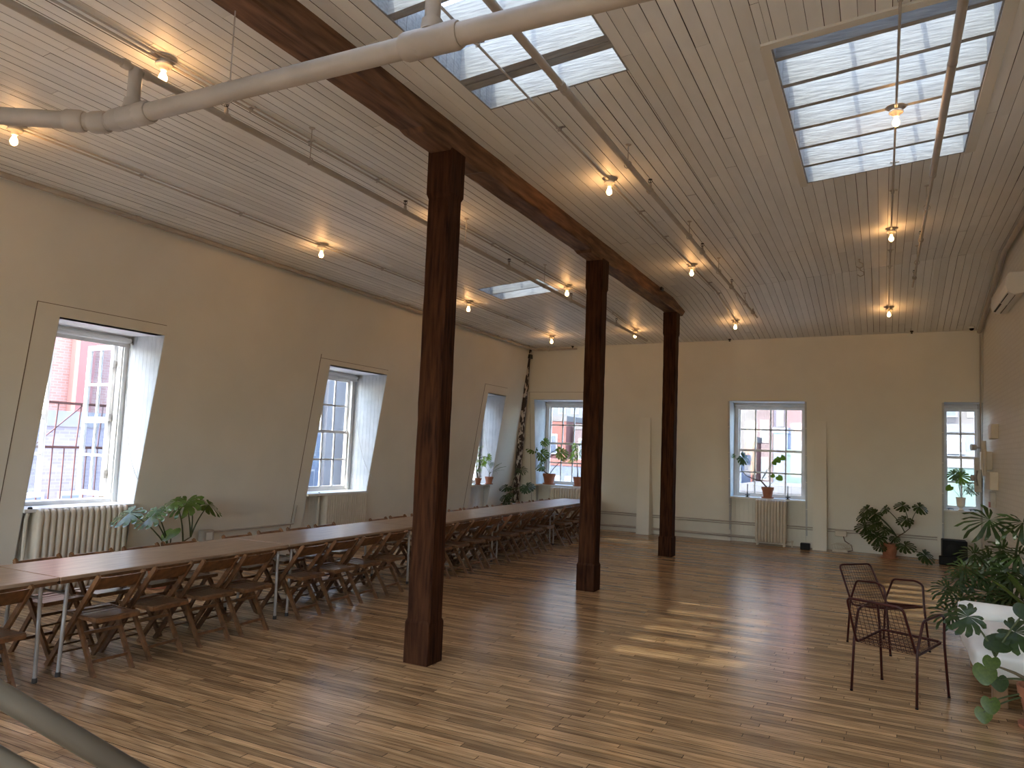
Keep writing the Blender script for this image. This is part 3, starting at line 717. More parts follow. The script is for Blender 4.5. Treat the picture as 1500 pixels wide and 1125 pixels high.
# back wall base pipes
pipe_run('wall_conduit', 'pair of conduits along the foot of the back wall', 'conduit', [(-5.95, WB(.42)-.03, .42), (.95, WB(.42)-.03, .42)], .014)
pipe_run('wall_conduit', 'lower thin conduit along the foot of the back wall', 'conduit', [(-5.95, WB(.38)-.03, .375), (.95, WB(.38)-.03, .375)], .011)
pipe_run('heating_pipe', 'heating pipe along the skirting up to the small radiator', 'pipe', [(-5.95, 16.6, .12), (-2.40, 16.6, .12), (-2.36, 16.58, .12)], .028, coup=[((-4.2, 16.6, .12), (1, 0, 0)), ((-2.95, 16.6, .12), (1, 0, 0))])
pipe_run('wall_conduit', 'conduit and box on the left wall above the table', 'conduit', [(-8.15, 7.3, .52), (-8.15, 8.85, .52), (-8.17, 8.87, .56), (-8.13, 8.88, .80)], .014)
e = empty('outlet_box', (-8.13, 7.18, .47), label='painted outlet box on the left wall beyond the variegated plant', cat='outlet')
MB().cbox((-.05, -.09, -.06), (.06, .09, .09), .01).build('box_body', 'pipe', e); MB().cbox((.06, -.05, -.04), (.068, .05, .06), .003).build('cover', 'whiteplastic', e)

# ------------------------------------------------------------------ radiators
def radiator(label, mp_along, c, n, pitch, h, depth, z0=.06, group='cast-iron radiators', foot=True):
    """c: centre on floor; sections stacked along mp_along (unit vector)"""
    ax = Vector(mp_along); rz = math.atan2(ax.y, ax.x)
    e = empty('radiator', c, rz, label=label, cat='radiator', group=group)
    def section(low=z0):
        d = depth/2; w = pitch*.44; prof = []
        outer = []
        rr = d*.62
        for a in range(0, 181, 20): outer.append((-d+rr-rr*math.cos(math.radians(a)) if a <= 90 else d-rr-rr*math.cos(math.radians(a)), h-rr+rr*math.sin(math.radians(a))))
        outer += [(d, low+.05), (d-.03, low), (-d+.03, low), (-d, low+.05)]
        def ring(x, ins):
            cx_, cz_ = 0, (h+low)/2; out = []
            for y, z in outer:
                v = Vector((y-cx_, z-cz_)); L = v.length; out.append((x, y-math.copysign(min(ins, abs(y)), y), z-math.copysign(min(ins, abs(z-cz_)), z-cz_)))
            return out
        mb = MB(); mb.rings([ring(-w, .016), ring(-w*.6, .003), ring(0, 0), ring(w*.6, .003), ring(w, .016)]); return mb.mesh()
    me = section(); me.materials.append(M['rad'])
    for p in me.polygons: p.use_smooth = True
    try: me.set_sharp_from_angle(angle=math.radians(50))
    except Exception: pass
    for i in range(n):
        o = D.objects.new('section', me); COL.objects.link(o); o.parent = e; o.location = ((i-(n-1)/2)*pitch, 0, 0)
    L = n*pitch
    for s in (-1, 1):
        for t in (-1, 1): MB().hexa([(s*(L/2-pitch*.75)-.018, t*depth*.32-.018, 0), (s*(L/2-pitch*.75)+.018, t*depth*.32-.018, 0), (s*(L/2-pitch*.75)+.018, t*depth*.32+.018, 0), (s*(L/2-pitch*.75)-.018, t*depth*.32+.018, 0), (s*(L/2-pitch*.75)-.012, t*depth*.34-.012, z0+.06), (s*(L/2-pitch*.75)+.012, t*depth*.34-.012, z0+.06), (s*(L/2-pitch*.75)+.012, t*depth*.34+.012, z0+.06), (s*(L/2-pitch*.75)-.012, t*depth*.34+.012, z0+.06)]).build('foot', 'rad', e)
    for z in (z0+.10, h-.12): MB().tube([(-L/2+.01, 0, z), (L/2-.01, 0, z)], .022, 8).build('hub', 'rad', e)
    return e
r1 = radiator('widest radiator, under the open left window', (0, 1, 0), (-8.16, 5.42, 0), 15, .0715, .965, .22)
MB().tube([(-.60, 0, 0), (-.60, 0, .85), (-.585, 0, .92)], .02, 8).build('riser_pipe', 'rad', r1)
MB().lathe([(.02, .93), (.028, .95), (.02, .985), (.008, .99)], (-.58, -.02, 0), 10).build('valve', 'darkmetal', r1)
r2 = radiator('radiator of many thin columns under the middle left window', (0, 1, 0), (-8.2, 10.08, 0), 19, .056, .955, .20)
MB().tube([(-.62, 0, 0), (-.62, 0, .9)], .02, 8).build('riser_pipe', 'rad', r2); MB().lathe([(.02, .9), (.03, .93), (.02, .965), (.006, .98)], (-.62, 0, 0), 10).build('valve', 'steel', r2)
MB().tube([(-.62, 0, .17), (-.53, 0, .17)], .016, 8).build('branch_pipe', 'rad', r2)
radiator('radiator of thin columns behind the far end of the tables', (1, 0, 0), (-6.55, 16.42, 0), 17, .066, .93, .20)
r4 = radiator('small radiator under the middle back window', (1, 0, 0), (-2.085, 16.44, 0), 10, .062, .945, .19)
MB().tube([(.30, 0, .11), (.42, 0, .11), (.42, 0, 0)], .014, 8).build('valve_pipe', 'rad', r4); MB().lathe([(.022, .09), (.026, .11), (.022, .14)], (.42, 0, 0), 10).build('valve', 'rad', r4)

# ------------------------------------------------------------------ tables
ordn = ['first', 'second', 'third', 'fourth', 'fifth', 'sixth']
def near_edge(y): return -5.405-.0165*(y-3.47)
TA = math.atan(.0165)
tlab = ['table at the left edge of the view, cut off by the frame', 'table with white-streaked top in front of the first radiator', 'table left of the nearest post', 'table passing behind the nearest post', 'table between the first and second posts', 'table at the far end of the row, by the back window']
tm = {}
for i in range(6):
    yc_ = 3.47+2.40*(i-.5); xe = near_edge(yc_)
    e = empty('folding_table', (xe-.40, yc_, 0), TA, label='brown-topped folding '+tlab[i], cat='table', group='folding tables set end to end')
    if not tm:
        tm['tabletop'] = (MB().cbox((-.40, -1.196, .712), (.40, 1.196, .74), .004).mesh(), 'table')
        tm['rim'] = (MB().box((-.392, -1.188, .688), (.392, 1.188, .7115)).mesh(), 'chair')
        for k, (sx, sy) in enumerate(((1, 1), (1, -1), (-1, 1), (-1, -1))):
            tm['leg%d' % k] = (MB().tube([(sx*.345, sy*1.10, .69), (sx*.345, sy*1.115, .03)], .0145, 10).mesh(), 'tleg')
        for sy in (1, -1): tm['crossbar%d' % sy] = (MB().tube([(-.345, sy*1.102, .60), (.345, sy*1.102, .60)], .010, 8).mesh(), 'tleg'); tm['brace%d' % sy] = (MB().tube([(0, sy*1.10, .6), (0, sy*.7, .70)], .008, 8).mesh(), 'tleg')
        for k, (sx, sy) in enumerate(((1, 1), (1, -1), (-1, 1), (-1, -1))): tm['rubber_foot%d' % k] = (MB().lathe([(.019, 0), (.018, .035)], (sx*.345, sy*1.115, 0), 10).mesh(), 'rubber')
        for k, (me, mm) in tm.items(): me.materials.append(M[mm])
    legs = {}
    for k, (me, mm) in tm.items():
        nm = k.rstrip('-0123456789'); o = D.objects.new(nm, me); COL.objects.link(o)
        if nm == 'leg': legs[k[-1]] = o
        o.parent = legs[k[-1]] if nm == 'rubber_foot' else e

# ------------------------------------------------------------------ wooden folding chairs
def chair_meshes():
    P = []   # (name, mesh, material, parent_index)
    def add(n, mb, m, par=-1): me = mb.mesh(); me.materials.append(M[m]); P.append((n, me, par)); return len(P)-1
    for s in (-1, 1):
        a, b_ = Vector((s*.185, .42, 0)), Vector((s*.185, -.135, .735))
        mb = MB(); mb.bar(a, b_, .022, .040, (0, 1, 0)); mb.bar(b_-(b_-a).normalized()*.002, b_+(b_-a).normalized()*.014, .018, .030, (0, 1, 0)); add('back_rail', mb, 'chair')
    for s in (-1, 1):
        mb = MB(); mb.bar((s*.155, -.125, 0), (s*.155, .14, .41), .022, .036, (0, 1, 0)); mb.bar((s*.155, -.125, 0), (s*.155, -.128, -.0+.012), .026, .034, (0, 1, 0)); add('rear_leg', mb, 'chair')
    mb = MB()   # backrest board, gently curved
    n = 8; R = []
    for i in range(n+1):
        x = -.176+.352*i/n; c = -.018*(1-(2*i/n-1)**2)
        def pt(z, th): y = .42-.555*(z/.735); return (x, y+c+th, z)
        R.append([pt(.628, -.007), pt(.628, .007), pt(.728, .007), pt(.728, -.007)])
    mb.rings(R); add('backrest', mb, 'chair')
    # seat : side frame plus slats
    mb = MB()
    for s in (-1, 1): mb.bar((s*.168, -.135, .41), (s*.168, .26, .423), .024, .028)
    mb.bar((-.16, -.13, .41), (.16, -.13, .41), .022, .028); mb.bar((-.16, .245, .42), (.16, .245, .42), .022, .028)
    si = add('seat', mb, 'chair')
    for k in range(6):
        y = -.135+.395*(k+.5)/6; zz = .432-.012*math.sin(PI*(k+.5)/6)+(.004 if k > 4 else 0); mb = MB()
        mb.bar((-.178, y, zz), (.178, y, zz+0), .060, .010); add('slat', mb, 'slat', si)
    for (y, z, w, r) in ((.344, .10, .18, .008), (.23, .25, .18, .008)):
        mb = MB(); mb.tube([(-w, y, z), (w, y, z)], r, 7); add('stretcher', mb, 'chair')
    mb = MB(); mb.bar((-.15, -.07, .10), (.15, -.07, .10), .012, .024, (0, 0, 1)); add('stretcher', mb, 'chair')
    mb = MB(); mb.bar((-.15, .05, .29), (.15, .05, .29), .012, .024); add('stretcher', mb, 'chair')
    return P
CH = chair_meshes()
def place_chair(x, y, rz, label, group):
    e = empty('folding_chair', (x, y, 0), rz, label=label, cat='chair', group=group); os = []
    for n, me, par in CH:
        o = D.objects.new(n, me); COL.objects.link(o); o.parent = e if par < 0 else os[par]; os.append(o)
rc = random.Random(3)
NEAR = [[2.44, 2.98], [3.85, 4.33, 4.83, 5.28], [6.05, 6.58, 7.06, 7.58], [8.72, 9.22, 9.73, 10.22], [10.92, 11.42, 11.92, 12.45], [13.32, 13.82, 14.34, 14.86]]
tn = ['leftmost table', 'second table', 'third table', 'fourth table', 'fifth table', 'sixth and farthest table']
oc = ['first', 'second', 'third', 'fourth']
for ti, ys_ in enumerate(NEAR):
    for k, y in enumerate(ys_):
        pos = oc[k] if ti else ['third', 'last'][k]
        place_chair(near_edge(y)+.045+rc.uniform(-.015, .015), y, PI/2+rc.uniform(-.05, .05)+TA, 'slatted wooden folding chair, %s from left on aisle side of %s' % (pos, tn[ti]), 'wooden folding chairs on the aisle side')
for ti, ys_ in enumerate(NEAR):
    for k, y in enumerate(ys_):
        pos = oc[k] if ti else ['third', 'last'][k]
        place_chair(near_edge(y)-.80-.045+rc.uniform(-.02, .02), y+.03+rc.uniform(-.025, .025), -PI/2+rc.uniform(-.04, .04)+TA, 'slatted wooden folding chair, %s from left on window side of %s' % (pos, tn[ti]), 'wooden folding chairs on the window side')

# ------------------------------------------------------------------ wire armchairs
def wire_chair(loc, rz, label):
    e = empty('wire_armchair', loc, rz, label=label, cat='chair', group='oxblood wire armchairs')
    r = .0105
    def fil(pts, rad=.035, n=5):
        P = [Vector(p) for p in pts]; out = [P[0]]
        for i in range(1, len(P)-1):
            a, b_ = (P[i-1]-P[i]), (P[i+1]-P[i]); k = min(rad, a.length*.45, b_.length*.45)
            out += bez(P[i]+a.normalized()*k, P[i], P[i]+b_.normalized()*k, n)
        return out+[P[-1]]
    for s in (-1, 1):
        pts = [(s*.250, -.245, 0), (s*.243, -.215, .415), (s*.252, -.13, .63), (s*.268, .12, .655), (s*.262, .205, .63), (s*.252, .225, .42), (s*.262, .275, 0)]
        MB().tube(fil(pts), r, 8).build('arm_and_leg_frame', 'wire', e, smooth=True)
    A = [(-.215, -.385, .745), (-.232, -.20, .375), (-.232, .235, .425), (.232, .235, .425), (.232, -.20, .375), (.215, -.385, .745)]
    MB().tube(fil([(0, -.385, .745), A[0], A[1], A[2], A[3], A[4], A[5], (0, -.385, .745)], .045), r, 8, cap=False).build('seat_frame', 'wire', e, smooth=True)
    g = MB()
    for i in range(1, 13):
        t = i/13; x0_, x1_ = -.215+.43*t, -.232+.464*t; g.tube([(x0_, -.385, .745), (x1_, -.20, .378)], .0019, 4)
    for j in range(1, 14):
        t = j/14; y = -.385+.185*t; z = .745-.367*t; w = .215+.017*t; g.tube([(-w, y, z), (w, y, z)], .0019, 4)
    g.build('back_mesh', 'wire', e)
    g = MB()
    for i in range(1, 13):
        x = -.232+.464*i/13; g.tube([(x, -.20, .378), (x, .0, .388), (x, .235, .425)], .0019, 4)
    for j in range(0, 15):
        t = j/14; y = -.20+.435*t; z = .378+.047*t-.012*math.sin(PI*t); g.tube([(-.232, y, z), (.232, y, z)], .0019, 4)
    g.build('seat_mesh', 'wire', e)
    for x, y in ((-.25, -.245), (.25, -.245), (-.262, .275), (.262, .275)): MB().lathe([(.012, 0), (.012, .012)], (x, y, 0), 8).build('foot_cap', 'black', e)
wire_chair((.108, 6.79, 0), math.radians(-26), 'nearer dark-red wire armchair with its back to the camera')
wire_chair((.03, 8.43, 0), math.radians(-131), 'farther dark-red wire armchair facing right towards the sofa')

# ------------------------------------------------------------------ daybed
e = empty('daybed', (1.14, 7.58, 0), label='low white linen daybed with a rolled bolster at the right edge', cat='sofa')
def soft(a, b_, rad, seg=5, puff=.0):
    bm = bmesh.new(); x0, y0, z0 = a; x1, y1, z1 = b_
    bmesh.ops.create_cube(bm, size=1)
    for v in bm.verts: v.co = Vector(((x0+x1)/2+v.co.x*(x1-x0), (y0+y1)/2+v.co.y*(y1-y0), (z0+z1)/2+v.co.z*(z1-z0)))
    bmesh.ops.subdivide_edges(bm, edges=bm.edges[:], cuts=14, use_grid_fill=True)
    rs = random.Random(5)
    for v in bm.verts:
        c = v.co.copy(); q = Vector([min(max(c[i], (x0, y0, z0)[i]+rad), (x1, y1, z1)[i]-rad) for i in range(3)]); d = c-q
        if d.length > 1e-6: v.co = q+d.normalized()*rad
        v.co += Vector((math.sin(c.y*9+c.z*7)*.004, math.sin(c.x*11+c.z*5)*.004, math.sin(c.x*8)*math.sin(c.y*6)*.010*(1 if c.z > (z0+z1)/2 else 0)))
    me = D.meshes.new('soft'); bm.to_mesh(me); bm.free(); return me
link('mattress', soft((-.50, -.70, .20), (.48, .66, .40), .06), M['fabric'], e, smooth=True)
link('seat_cushion', soft((-.36, -.60, .385), (.46, .36, .475), .04), M['fabric'], e, smooth=True)
mb = MB(); mb.tube([(-.52, .50, .485), (-.51, .50, .485), (-.46, .50, .49), (0, .5, .485), (.40, .5, .49), (.47, .5, .485)], [.045, .085, .098, .094, .096, .05], 20); mb.build('bolster', 'fabric', e, smooth=True)
for i, (x, y) in enumerate(((-.34, -.66), (.40, -.66), (-.38, .52), (.40, .52))): MB().cbox((x-.05, y-.05, 0), (x+.05, y+.05, .215), .006).build('leg', 'wood', e)
MB().box((-.45, -.68, .185), (.45, -.64, .215)).build('frame_rail', 'wood', e); MB().box((-.45, .58, .185), (.45, .62, .215)).build('frame_rail', 'wood', e)

# ------------------------------------------------------------------ plants
def leaf_mesh(kind):
    mb = MB(); sym = lambda f: (f(1), f(-1))
    def h(x, y): return -.16*(x*x)*2.2-.10*(y**2)+.03
    if kind in ('monstera', 'selloum'):
        web = .42 if kind == 'monstera' else .20
        n = 6 if kind == 'monstera' else 8
        for s in (1, -1):
            edges = [8+(168-8)*i/n for i in range(n+1)]
            for i in range(n):
                a0, a1 = edges[i], edges[i+1]; am = (a0+a1)/2
                Rm = (.62-.17*(am/180)+.06*math.sin(math.radians(am)))*(1 if kind == 'monstera' else (1.02 if i % 2 == 0 else .84))
                if am > 150: Rm *= .8
                def pol(a, r): a = math.radians(a); return (s*r*math.sin(a), .02+r*math.cos(a))
                g = (a1-a0)*.5; w1 = g*.84; w2 = g*.68; w3 = g*.45; sk = -8
                pts = [pol(am-g, Rm*web), pol(am+g, Rm*web), pol(am+w1+sk*.3, Rm*.7), pol(am-w1+sk*.3, Rm*.7), pol(am+w2+sk, Rm*.9), pol(am-w2+sk, Rm*.9), pol(am+sk*1.3, Rm*1.02), (0, 0)]
                if kind == 'selloum': pts[2] = pol(am+w1*.72+sk*.3, Rm*.7); pts[3] = pol(am-w1*.72+sk*.3, Rm*.7); pts[4] = pol(am+w2*.55+sk, Rm*.9); pts[5] = pol(am-w2*.55+sk, Rm*.9)
                P3 = [(x, y, h(x, y)-.03*abs(math.sin(k))) for k, (x, y) in enumerate(pts)]
                mb.poly(P3, [(7, 0, 1), (0, 3, 2, 1), (3, 5, 4, 2), (5, 6, 4)])
    elif kind == 'heart':
        out = []
        for i in range(24):
            a = 2*PI*i/24; r = .40*(1-.18*math.cos(a))*(1+.32*max(0, math.cos(a))**6); dip = .22*math.exp(-((a-PI)/.35)**2)
            r -= dip; out.append((r*math.sin(a), .12+r*math.cos(a)))
        P3 = [(0, .1, .03)]+[(x, y, -.25*x*x-.12*y*y) for x, y in out]; mb.poly(P3, [(0, i+1, (i+1) % 24+1) for i in range(24)])
    elif kind == 'lance':
        pr = [(0, .0), (.045, .15), (.07, .4), (.05, .75), (0, 1.0)]; P3 = []
        for w, y in pr: P3 += [(-w, y, -.25*y*y+.01), (0, y, -.25*y*y), (w, y, -.25*y*y+.01)]
        mb.poly(P3, [(3*i, 3*i+3, 3*i+4, 3*i+1) for i in range(4)]+[(3*i+1, 3*i+4, 3*i+5, 3*i+2) for i in range(4)])
    elif kind == 'frond':
        mb.tube([(0, 0, 0), (0, .5, -.05), (0, 1, -.25)], [.012, .009, .004], 5)
        for i in range(13):
            t = .12+.86*i/12; z = -.25*t*t
            for s in (1, -1): L = .26*math.sin(PI*(.15+.8*t)); mb.poly([(0, t, z), (s*.02, t+.035, z), (s*L, t+L*.55, z-.05), (s*L*.5, t+L*.15, z-.01)], [(0, 1, 2, 3)])
    me = mb.mesh(normals=False)
    for p in me.polygons: p.use_smooth = kind == 'heart'
    return me
LEAF = {}
def get_leaf(kind, m):
    if (kind, m) not in LEAF: me = leaf_mesh(kind); me.materials.append(M[m]); LEAF[(kind, m)] = me
    return LEAF[(kind, m)]
def pot(parent, kind, r, h, m='terra'):
    if kind == 'terra':
        prof = [(r*.66, 0), (r*.92, h*.74), (r*1.0, h*.75), (r*1.04, h*1.0), (r*.93, h), (r*.90, h*.86), (r*.02, h*.86)]
    elif kind == 'urn':
        prof = [(r*.55, 0), (r*.6, h*.06), (r*.35, h*.14), (r*.34, h*.2), (r*.8, h*.36), (r*.9, h*.6), (r*.95, h*.93), (r*1.04, h), (r*.93, h), (r*.9, h*.9), (r*.02, h*.88)]
    o = smooth_auto(MB().lathe(prof, n=24, cap=False).build('pot', m, parent), 35)
    MB().lathe([(r*.9, h*.88), (r*.5, h*.91), (r*.01, h*.90)], n=16).build('soil', 'soil', parent)
    if kind == 'terra': MB().lathe([(r*.85, 0), (r*1.0, h*.02), (r*1.02, h*.10), (r*.96, h*.10), (r*.7, h*.02)], n=24, cap=False).build('saucer', m, parent)
def plant(name, label, loc, pk, pr, ph, pm, leaves, lm='leaf', stemr=.006, kind='monstera', group=None, trunk=None, rnd=1, hub=None):
    e = empty(name, loc, label=label, cat='plant', group=group); L0 = Vector(loc); rs = random.Random(rnd)
    if pk: pot(e, pk, pr, ph, pm)
    root = Vector((0, 0, ph*.88))
    if trunk:
        MB().tube([Vector(p)-L0 if k else root for k, p in enumerate(trunk)], [.018*max(.35, 1-k/len(trunk)) for k in range(len(trunk))] if stemr > .004 else .01, 8).build('trunk', 'bark', e, smooth=True)
    for lf in leaves:
        x, y, z, size = lf[:4]; kd = lf[4] if len(lf) > 4 and lf[4] else kind; mm = lf[5] if len(lf) > 5 and lf[5] else lm
        c = Vector((x, y, z))-L0
        base = Vector(hub)-L0 if hub else root
        if trunk:
            ds = [(Vector(p)-L0 if k else root) for k, p in enumerate(trunk)]; base = min(ds, key=lambda q: (q-c).length+max(0, q.z-c.z)*2)
        rad = Vector((c.x-base.x, c.y-base.y, 0))
        if len(lf) > 6: rad = Vector((*lf[6], 0))
        if rad.length < .03: rad = Vector((rs.uniform(-1, 1), -1, 0))
        rad.normalize(); rad = (rad+Vector((rs.uniform(-.3, .3), rs.uniform(-.3, .3), 0))).normalized()
        drop = lf[7] if len(lf) > 7 else rs.uniform(.5, 1.1)
        if name == 'sill_plant': size *= 1.22
        t = (rad-Vector((0, 0, drop))).normalized(); n_ = (rad*.6*drop+(Vector((0, -1.0, .35)) if name == 'sill_plant' else Vector((0, -.6, .8)))); n_ = (n_-t*n_.dot(t)).normalized(); sx = t.cross(n_)
        b0 = c-t*size*.18 if kd not in ('frond', 'lance') else base.lerp(c, .35)
        if kd in ('frond', 'lance'):
            t = (c-b0).normalized(); n_ = Vector((-t.x*.5, -t.y*.5, 1)); n_ = (n_-t*n_.dot(t)).normalized(); sx = t.cross(n_); size = (c-b0).length/1.0
        o = D.objects.new('leaf', get_leaf(kd, mm)); COL.objects.link(o); o.parent = e
        o.matrix_local = Matrix(((sx.x, t.x, n_.x, b0.x), (sx.y, t.y, n_.y, b0.y), (sx.z, t.z, n_.z, b0.z), (0, 0, 0, 1))) @ Matrix.Scale(size, 4)
        mid = (base+b0)/2+Vector((0, 0, .10*(b0-base).length))-rad*.08*(b0-base).length
        if (b0-base).length > .02: MB().tube(bez(base, mid, b0, 7), [stemr*1.3, stemr*1.2, stemr*1.1, stemr, stemr*.9, stemr*.8, stemr*.7], 6).build('stem', 'stem', e, smooth=True)
    return e
# variegated monstera behind the table
plant('potted_monstera', 'variegated monstera behind the table at the left wall', (-7.72, 6.2, 0), 'terra', .17, .28, 'terra',
      [(-7.75, 5.68, .86, .38), (-7.72, 5.95, .81, .36), (-7.7, 6.03, .88, .22), (-7.72, 6.26, .61, .30, 'heart', 'leafmid'), (-7.8, 6.33, .97, .30), (-7.72, 6.45, .93, .40), (-7.78, 6.56, .98, .2), (-7.75, 6.90, .89, .36)],
      lm='leafmid', stemr=.008, trunk=[(-7.72, 6.2, .3), (-7.74, 6.3, .40), (-7.75, 6.5, .5), (-7.74, 6.6, .55)], rnd=4)
# left window sill plants
plant('sill_plant', 'leafy small tree in a clay pot on the far left sill, by the glass', (-8.12, 14.62, ZS), 'terra', .075, .15, 'terra',
      [(-8.1, 14.5, 1.50, .13), (-8.14, 14.6, 1.62, .13), (-8.05, 14.75, 1.52, .14), (-8.2, 14.7, 1.70, .12), (-8.1, 14.45, 1.38, .13), (-8.1, 14.85, 1.42, .14), (-8.0, 14.9, 1.58, .14), (-8.1, 14.62, 1.8, .12), (-8.06, 14.55, 1.28, .1)], lm='leaflight', kind='selloum', trunk=[(-8.12, 14.62, 1.1), (-8.14, 14.58, 1.25), (-8.10, 14.64, 1.4), (-8.12, 14.62, 1.55)], rnd=3)
plant('sill_plant', 'small palm with bulbous base in a clay pot on the far left sill', (-8.10, 15.10, ZS), 'terra', .095, .17, 'terra',
      [(-7.95, 15.3, 1.50, .3, 'frond'), (-7.85, 15.35, 1.44, .3, 'frond'), (-8.1, 15.08, 1.66, .3, 'frond'), (-7.95, 14.95, 1.52, .3, 'frond'), (-8.2, 14.9, 1.55, .3, 'frond'), (-7.8, 15.2, 1.36, .3, 'frond')], lm='leafmid', stemr=.003, trunk=[(-8.1, 15.1, 1.12), (-8.1, 15.1, 1.2)])
# back-left window plants
plant('sill_plant', 'sprawling monstera in a clay pot on the sill left of the second post', (-7.30, 16.72, ZS), 'terra', .155, .26, 'terra',
      [(-7.72, 16.5, 1.82, .24), (-7.45, 16.65, 1.66, .26), (-7.42, 16.7, 1.98, .18), (-7.52, 16.6, 1.36, .2), (-6.95, 16.7, 1.70, .24), (-7.05, 16.7, 1.82, .12), (-7.44, 16.62, 1.50, .14), (-6.9, 16.7, 1.58, .1)], lm='leafmid', stemr=.009, trunk=[(-7.3, 16.7, 1.2), (-7.46, 16.68, 1.30), (-7.5, 16.66, 1.5)], rnd=2)
plant('sill_plant', 'bushy light-green plant on the sill, half hidden by the second post', (-6.55, 16.72, ZS), 'terra', .11, .22, 'terra',
      [(-6.62, 16.65, 1.85, .17), (-6.7, 16.7, 1.72, .17), (-6.55, 16.7, 1.95, .17), (-6.75, 16.66, 1.58, .16), (-6.6, 16.6, 1.62, .18), (-6.45, 16.6, 1.75, .18), (-6.7, 16.75, 1.92, .14)], lm='leaflight', stemr=.005, kind='selloum', trunk=[(-6.55, 16.72, 1.16), (-6.56, 16.72, 1.35), (-6.58, 16.7, 1.55)])
# corner floor plant climbing the column
plant('potted_philodendron', 'dark philodendron climbing the leaning corner column', (-7.95, 15.85, 0), 'terra', .15, .26, 'terra',
      [(-8.02, 15.75, .86, .30), (-7.42, 15.8, .90, .34), (-7.60, 15.8, 1.28, .28, 'selloum'), (-7.98, 15.7, .62, .26), (-7.9, 15.7, .50, .28), (-7.85, 15.75, .42, .24), (-8.05, 15.7, .44, .26), (-7.93, 15.65, .36, .24), (-7.86, 15.7, .70, .2), (-7.50, 15.85, .84, .24)], stemr=.008, trunk=[(-7.95, 15.85, .24), (-7.96, 15.9, .5), (-7.97, 15.95, .8), (-7.92, 16.0, 1.05)], rnd=8)
# middle back window
plant('sill_plant', 'leggy fig-like plant in a clay pot on the middle back sill', (-2.19, 16.70, ZS), 'terra', .125, .235, 'terra',
      [(-2.90, 16.6, 1.83, .10, 'selloum'), (-2.68, 16.66, 1.77, .24, 'monstera', 'leaf'), (-1.98, 16.7, 1.78, .15, 'heart', 'leafmid'), (-1.88, 16.7, 1.83, .13, 'heart', 'leafmid'), (-1.94, 16.68, 1.40, .15, 'heart', 'leafmid'), (-2.08, 16.68, 1.44, .1, 'heart'), (-2.05, 16.7, 1.72, .12, 'heart')], lm='leafmid', stemr=.0045,
      trunk=[(-2.19, 16.7, 1.2), (-2.32, 16.68, 1.32), (-2.48, 16.66, 1.36), (-2.62, 16.64, 1.42), (-2.72, 16.62, 1.52)], rnd=5)
def candlestick(x, label):
    e = empty('candlestick', (x, 16.66, ZS), label=label, cat='candlestick', group='black candlesticks on the middle back sill')
    smooth_auto(MB().lathe([(.045, 0), (.045, .006), (.02, .012), (.012, .03), (.05, .045), (.065, .055), (.05, .05), (.012, .06), (.012, .09), (.016, .11)], n=14).build('holder', 'black', e), 40)
    pr = [(.009, .10)];
    for i in range(9): pr += [(.011 if i % 2 else .007, .115+i*.02)]
    MB().lathe(pr+[(.002, .30)], n=10).build('candle', 'black', e)
candlestick(-2.60, 'left one of two black candlesticks on the middle back sill')
candlestick(-1.78, 'right one of two black candlesticks on the middle back sill')
# right back window
plant('sill_plant', 'monstera in a white urn on the narrow corner window sill', (1.345, 16.60, ZS), 'urn', .085, .25, 'porcelain',
      [(1.14, 16.5, 1.38, .14, 'heart', 'leafmid'), (1.21, 16.6, 1.62, .18, 'monstera', 'leaf'), (1.39, 16.58, 1.58, .22, 'monstera', 'leafmid'), (1.50, 16.55, 1.40, .2, 'selloum', 'leaf'), (1.55, 16.5, 1.34, .18, 'selloum', 'leaf'), (1.33, 16.6, 1.70, .16)], lm='leafmid', stemr=.004)
for x, lab in ((1.17, 'small dark trinket tray on the left of the corner sill'), (1.53, 'small dark trinket tray on the right of the corner sill')):
    e = empty('trinket_tray', (x, 16.62, ZS), label=lab, cat='tray', group='dark trays on the corner sill')
    MB().lathe([(.05, .022), (.065, .03), (.06, .034), (.045, .028)], n=12).build('dish', 'darkmetal', e)
    for a in range(3): MB().tube([(.045*math.cos(a*2.1), .045*math.sin(a*2.1), .025), (.055*math.cos(a*2.1), .055*math.sin(a*2.1), 0)], .004, 5).build('leg', 'darkmetal', e)
# big floor monstera at the back wall
plant('potted_monstera', 'large dark monstera in a clay pot on the floor by the back wall', (.12, 16.12, 0), 'terra', .155, .28, 'terra',
      [(-.29, 15.9, .87, .30), (-.16, 15.95, .80, .30), (-.36, 15.9, .74, .24), (-.33, 15.9, .54, .34), (-.12, 15.85, .36, .34), (.03, 15.95, .92, .22), (-.2, 15.85, .62, .30), (.0, 15.9, .52, .24), (.31, 15.95, 1.0, .27), (.66, 15.95, .98, .28), (.36, 15.9, .73, .28), (.42, 15.8, .26, .32), (.74, 15.7, .12, .32), (-.05, 15.85, .20, .22), (.2, 15.9, .38, .18), (-.1, 15.95, .66, .2), (-.26, 15.85, .42, .24)],
      stemr=.008, trunk=[(.12, 16.1, .26), (.25, 16.05, .42), (.38, 16.02, .52), (.46, 16, .60)], rnd=11)
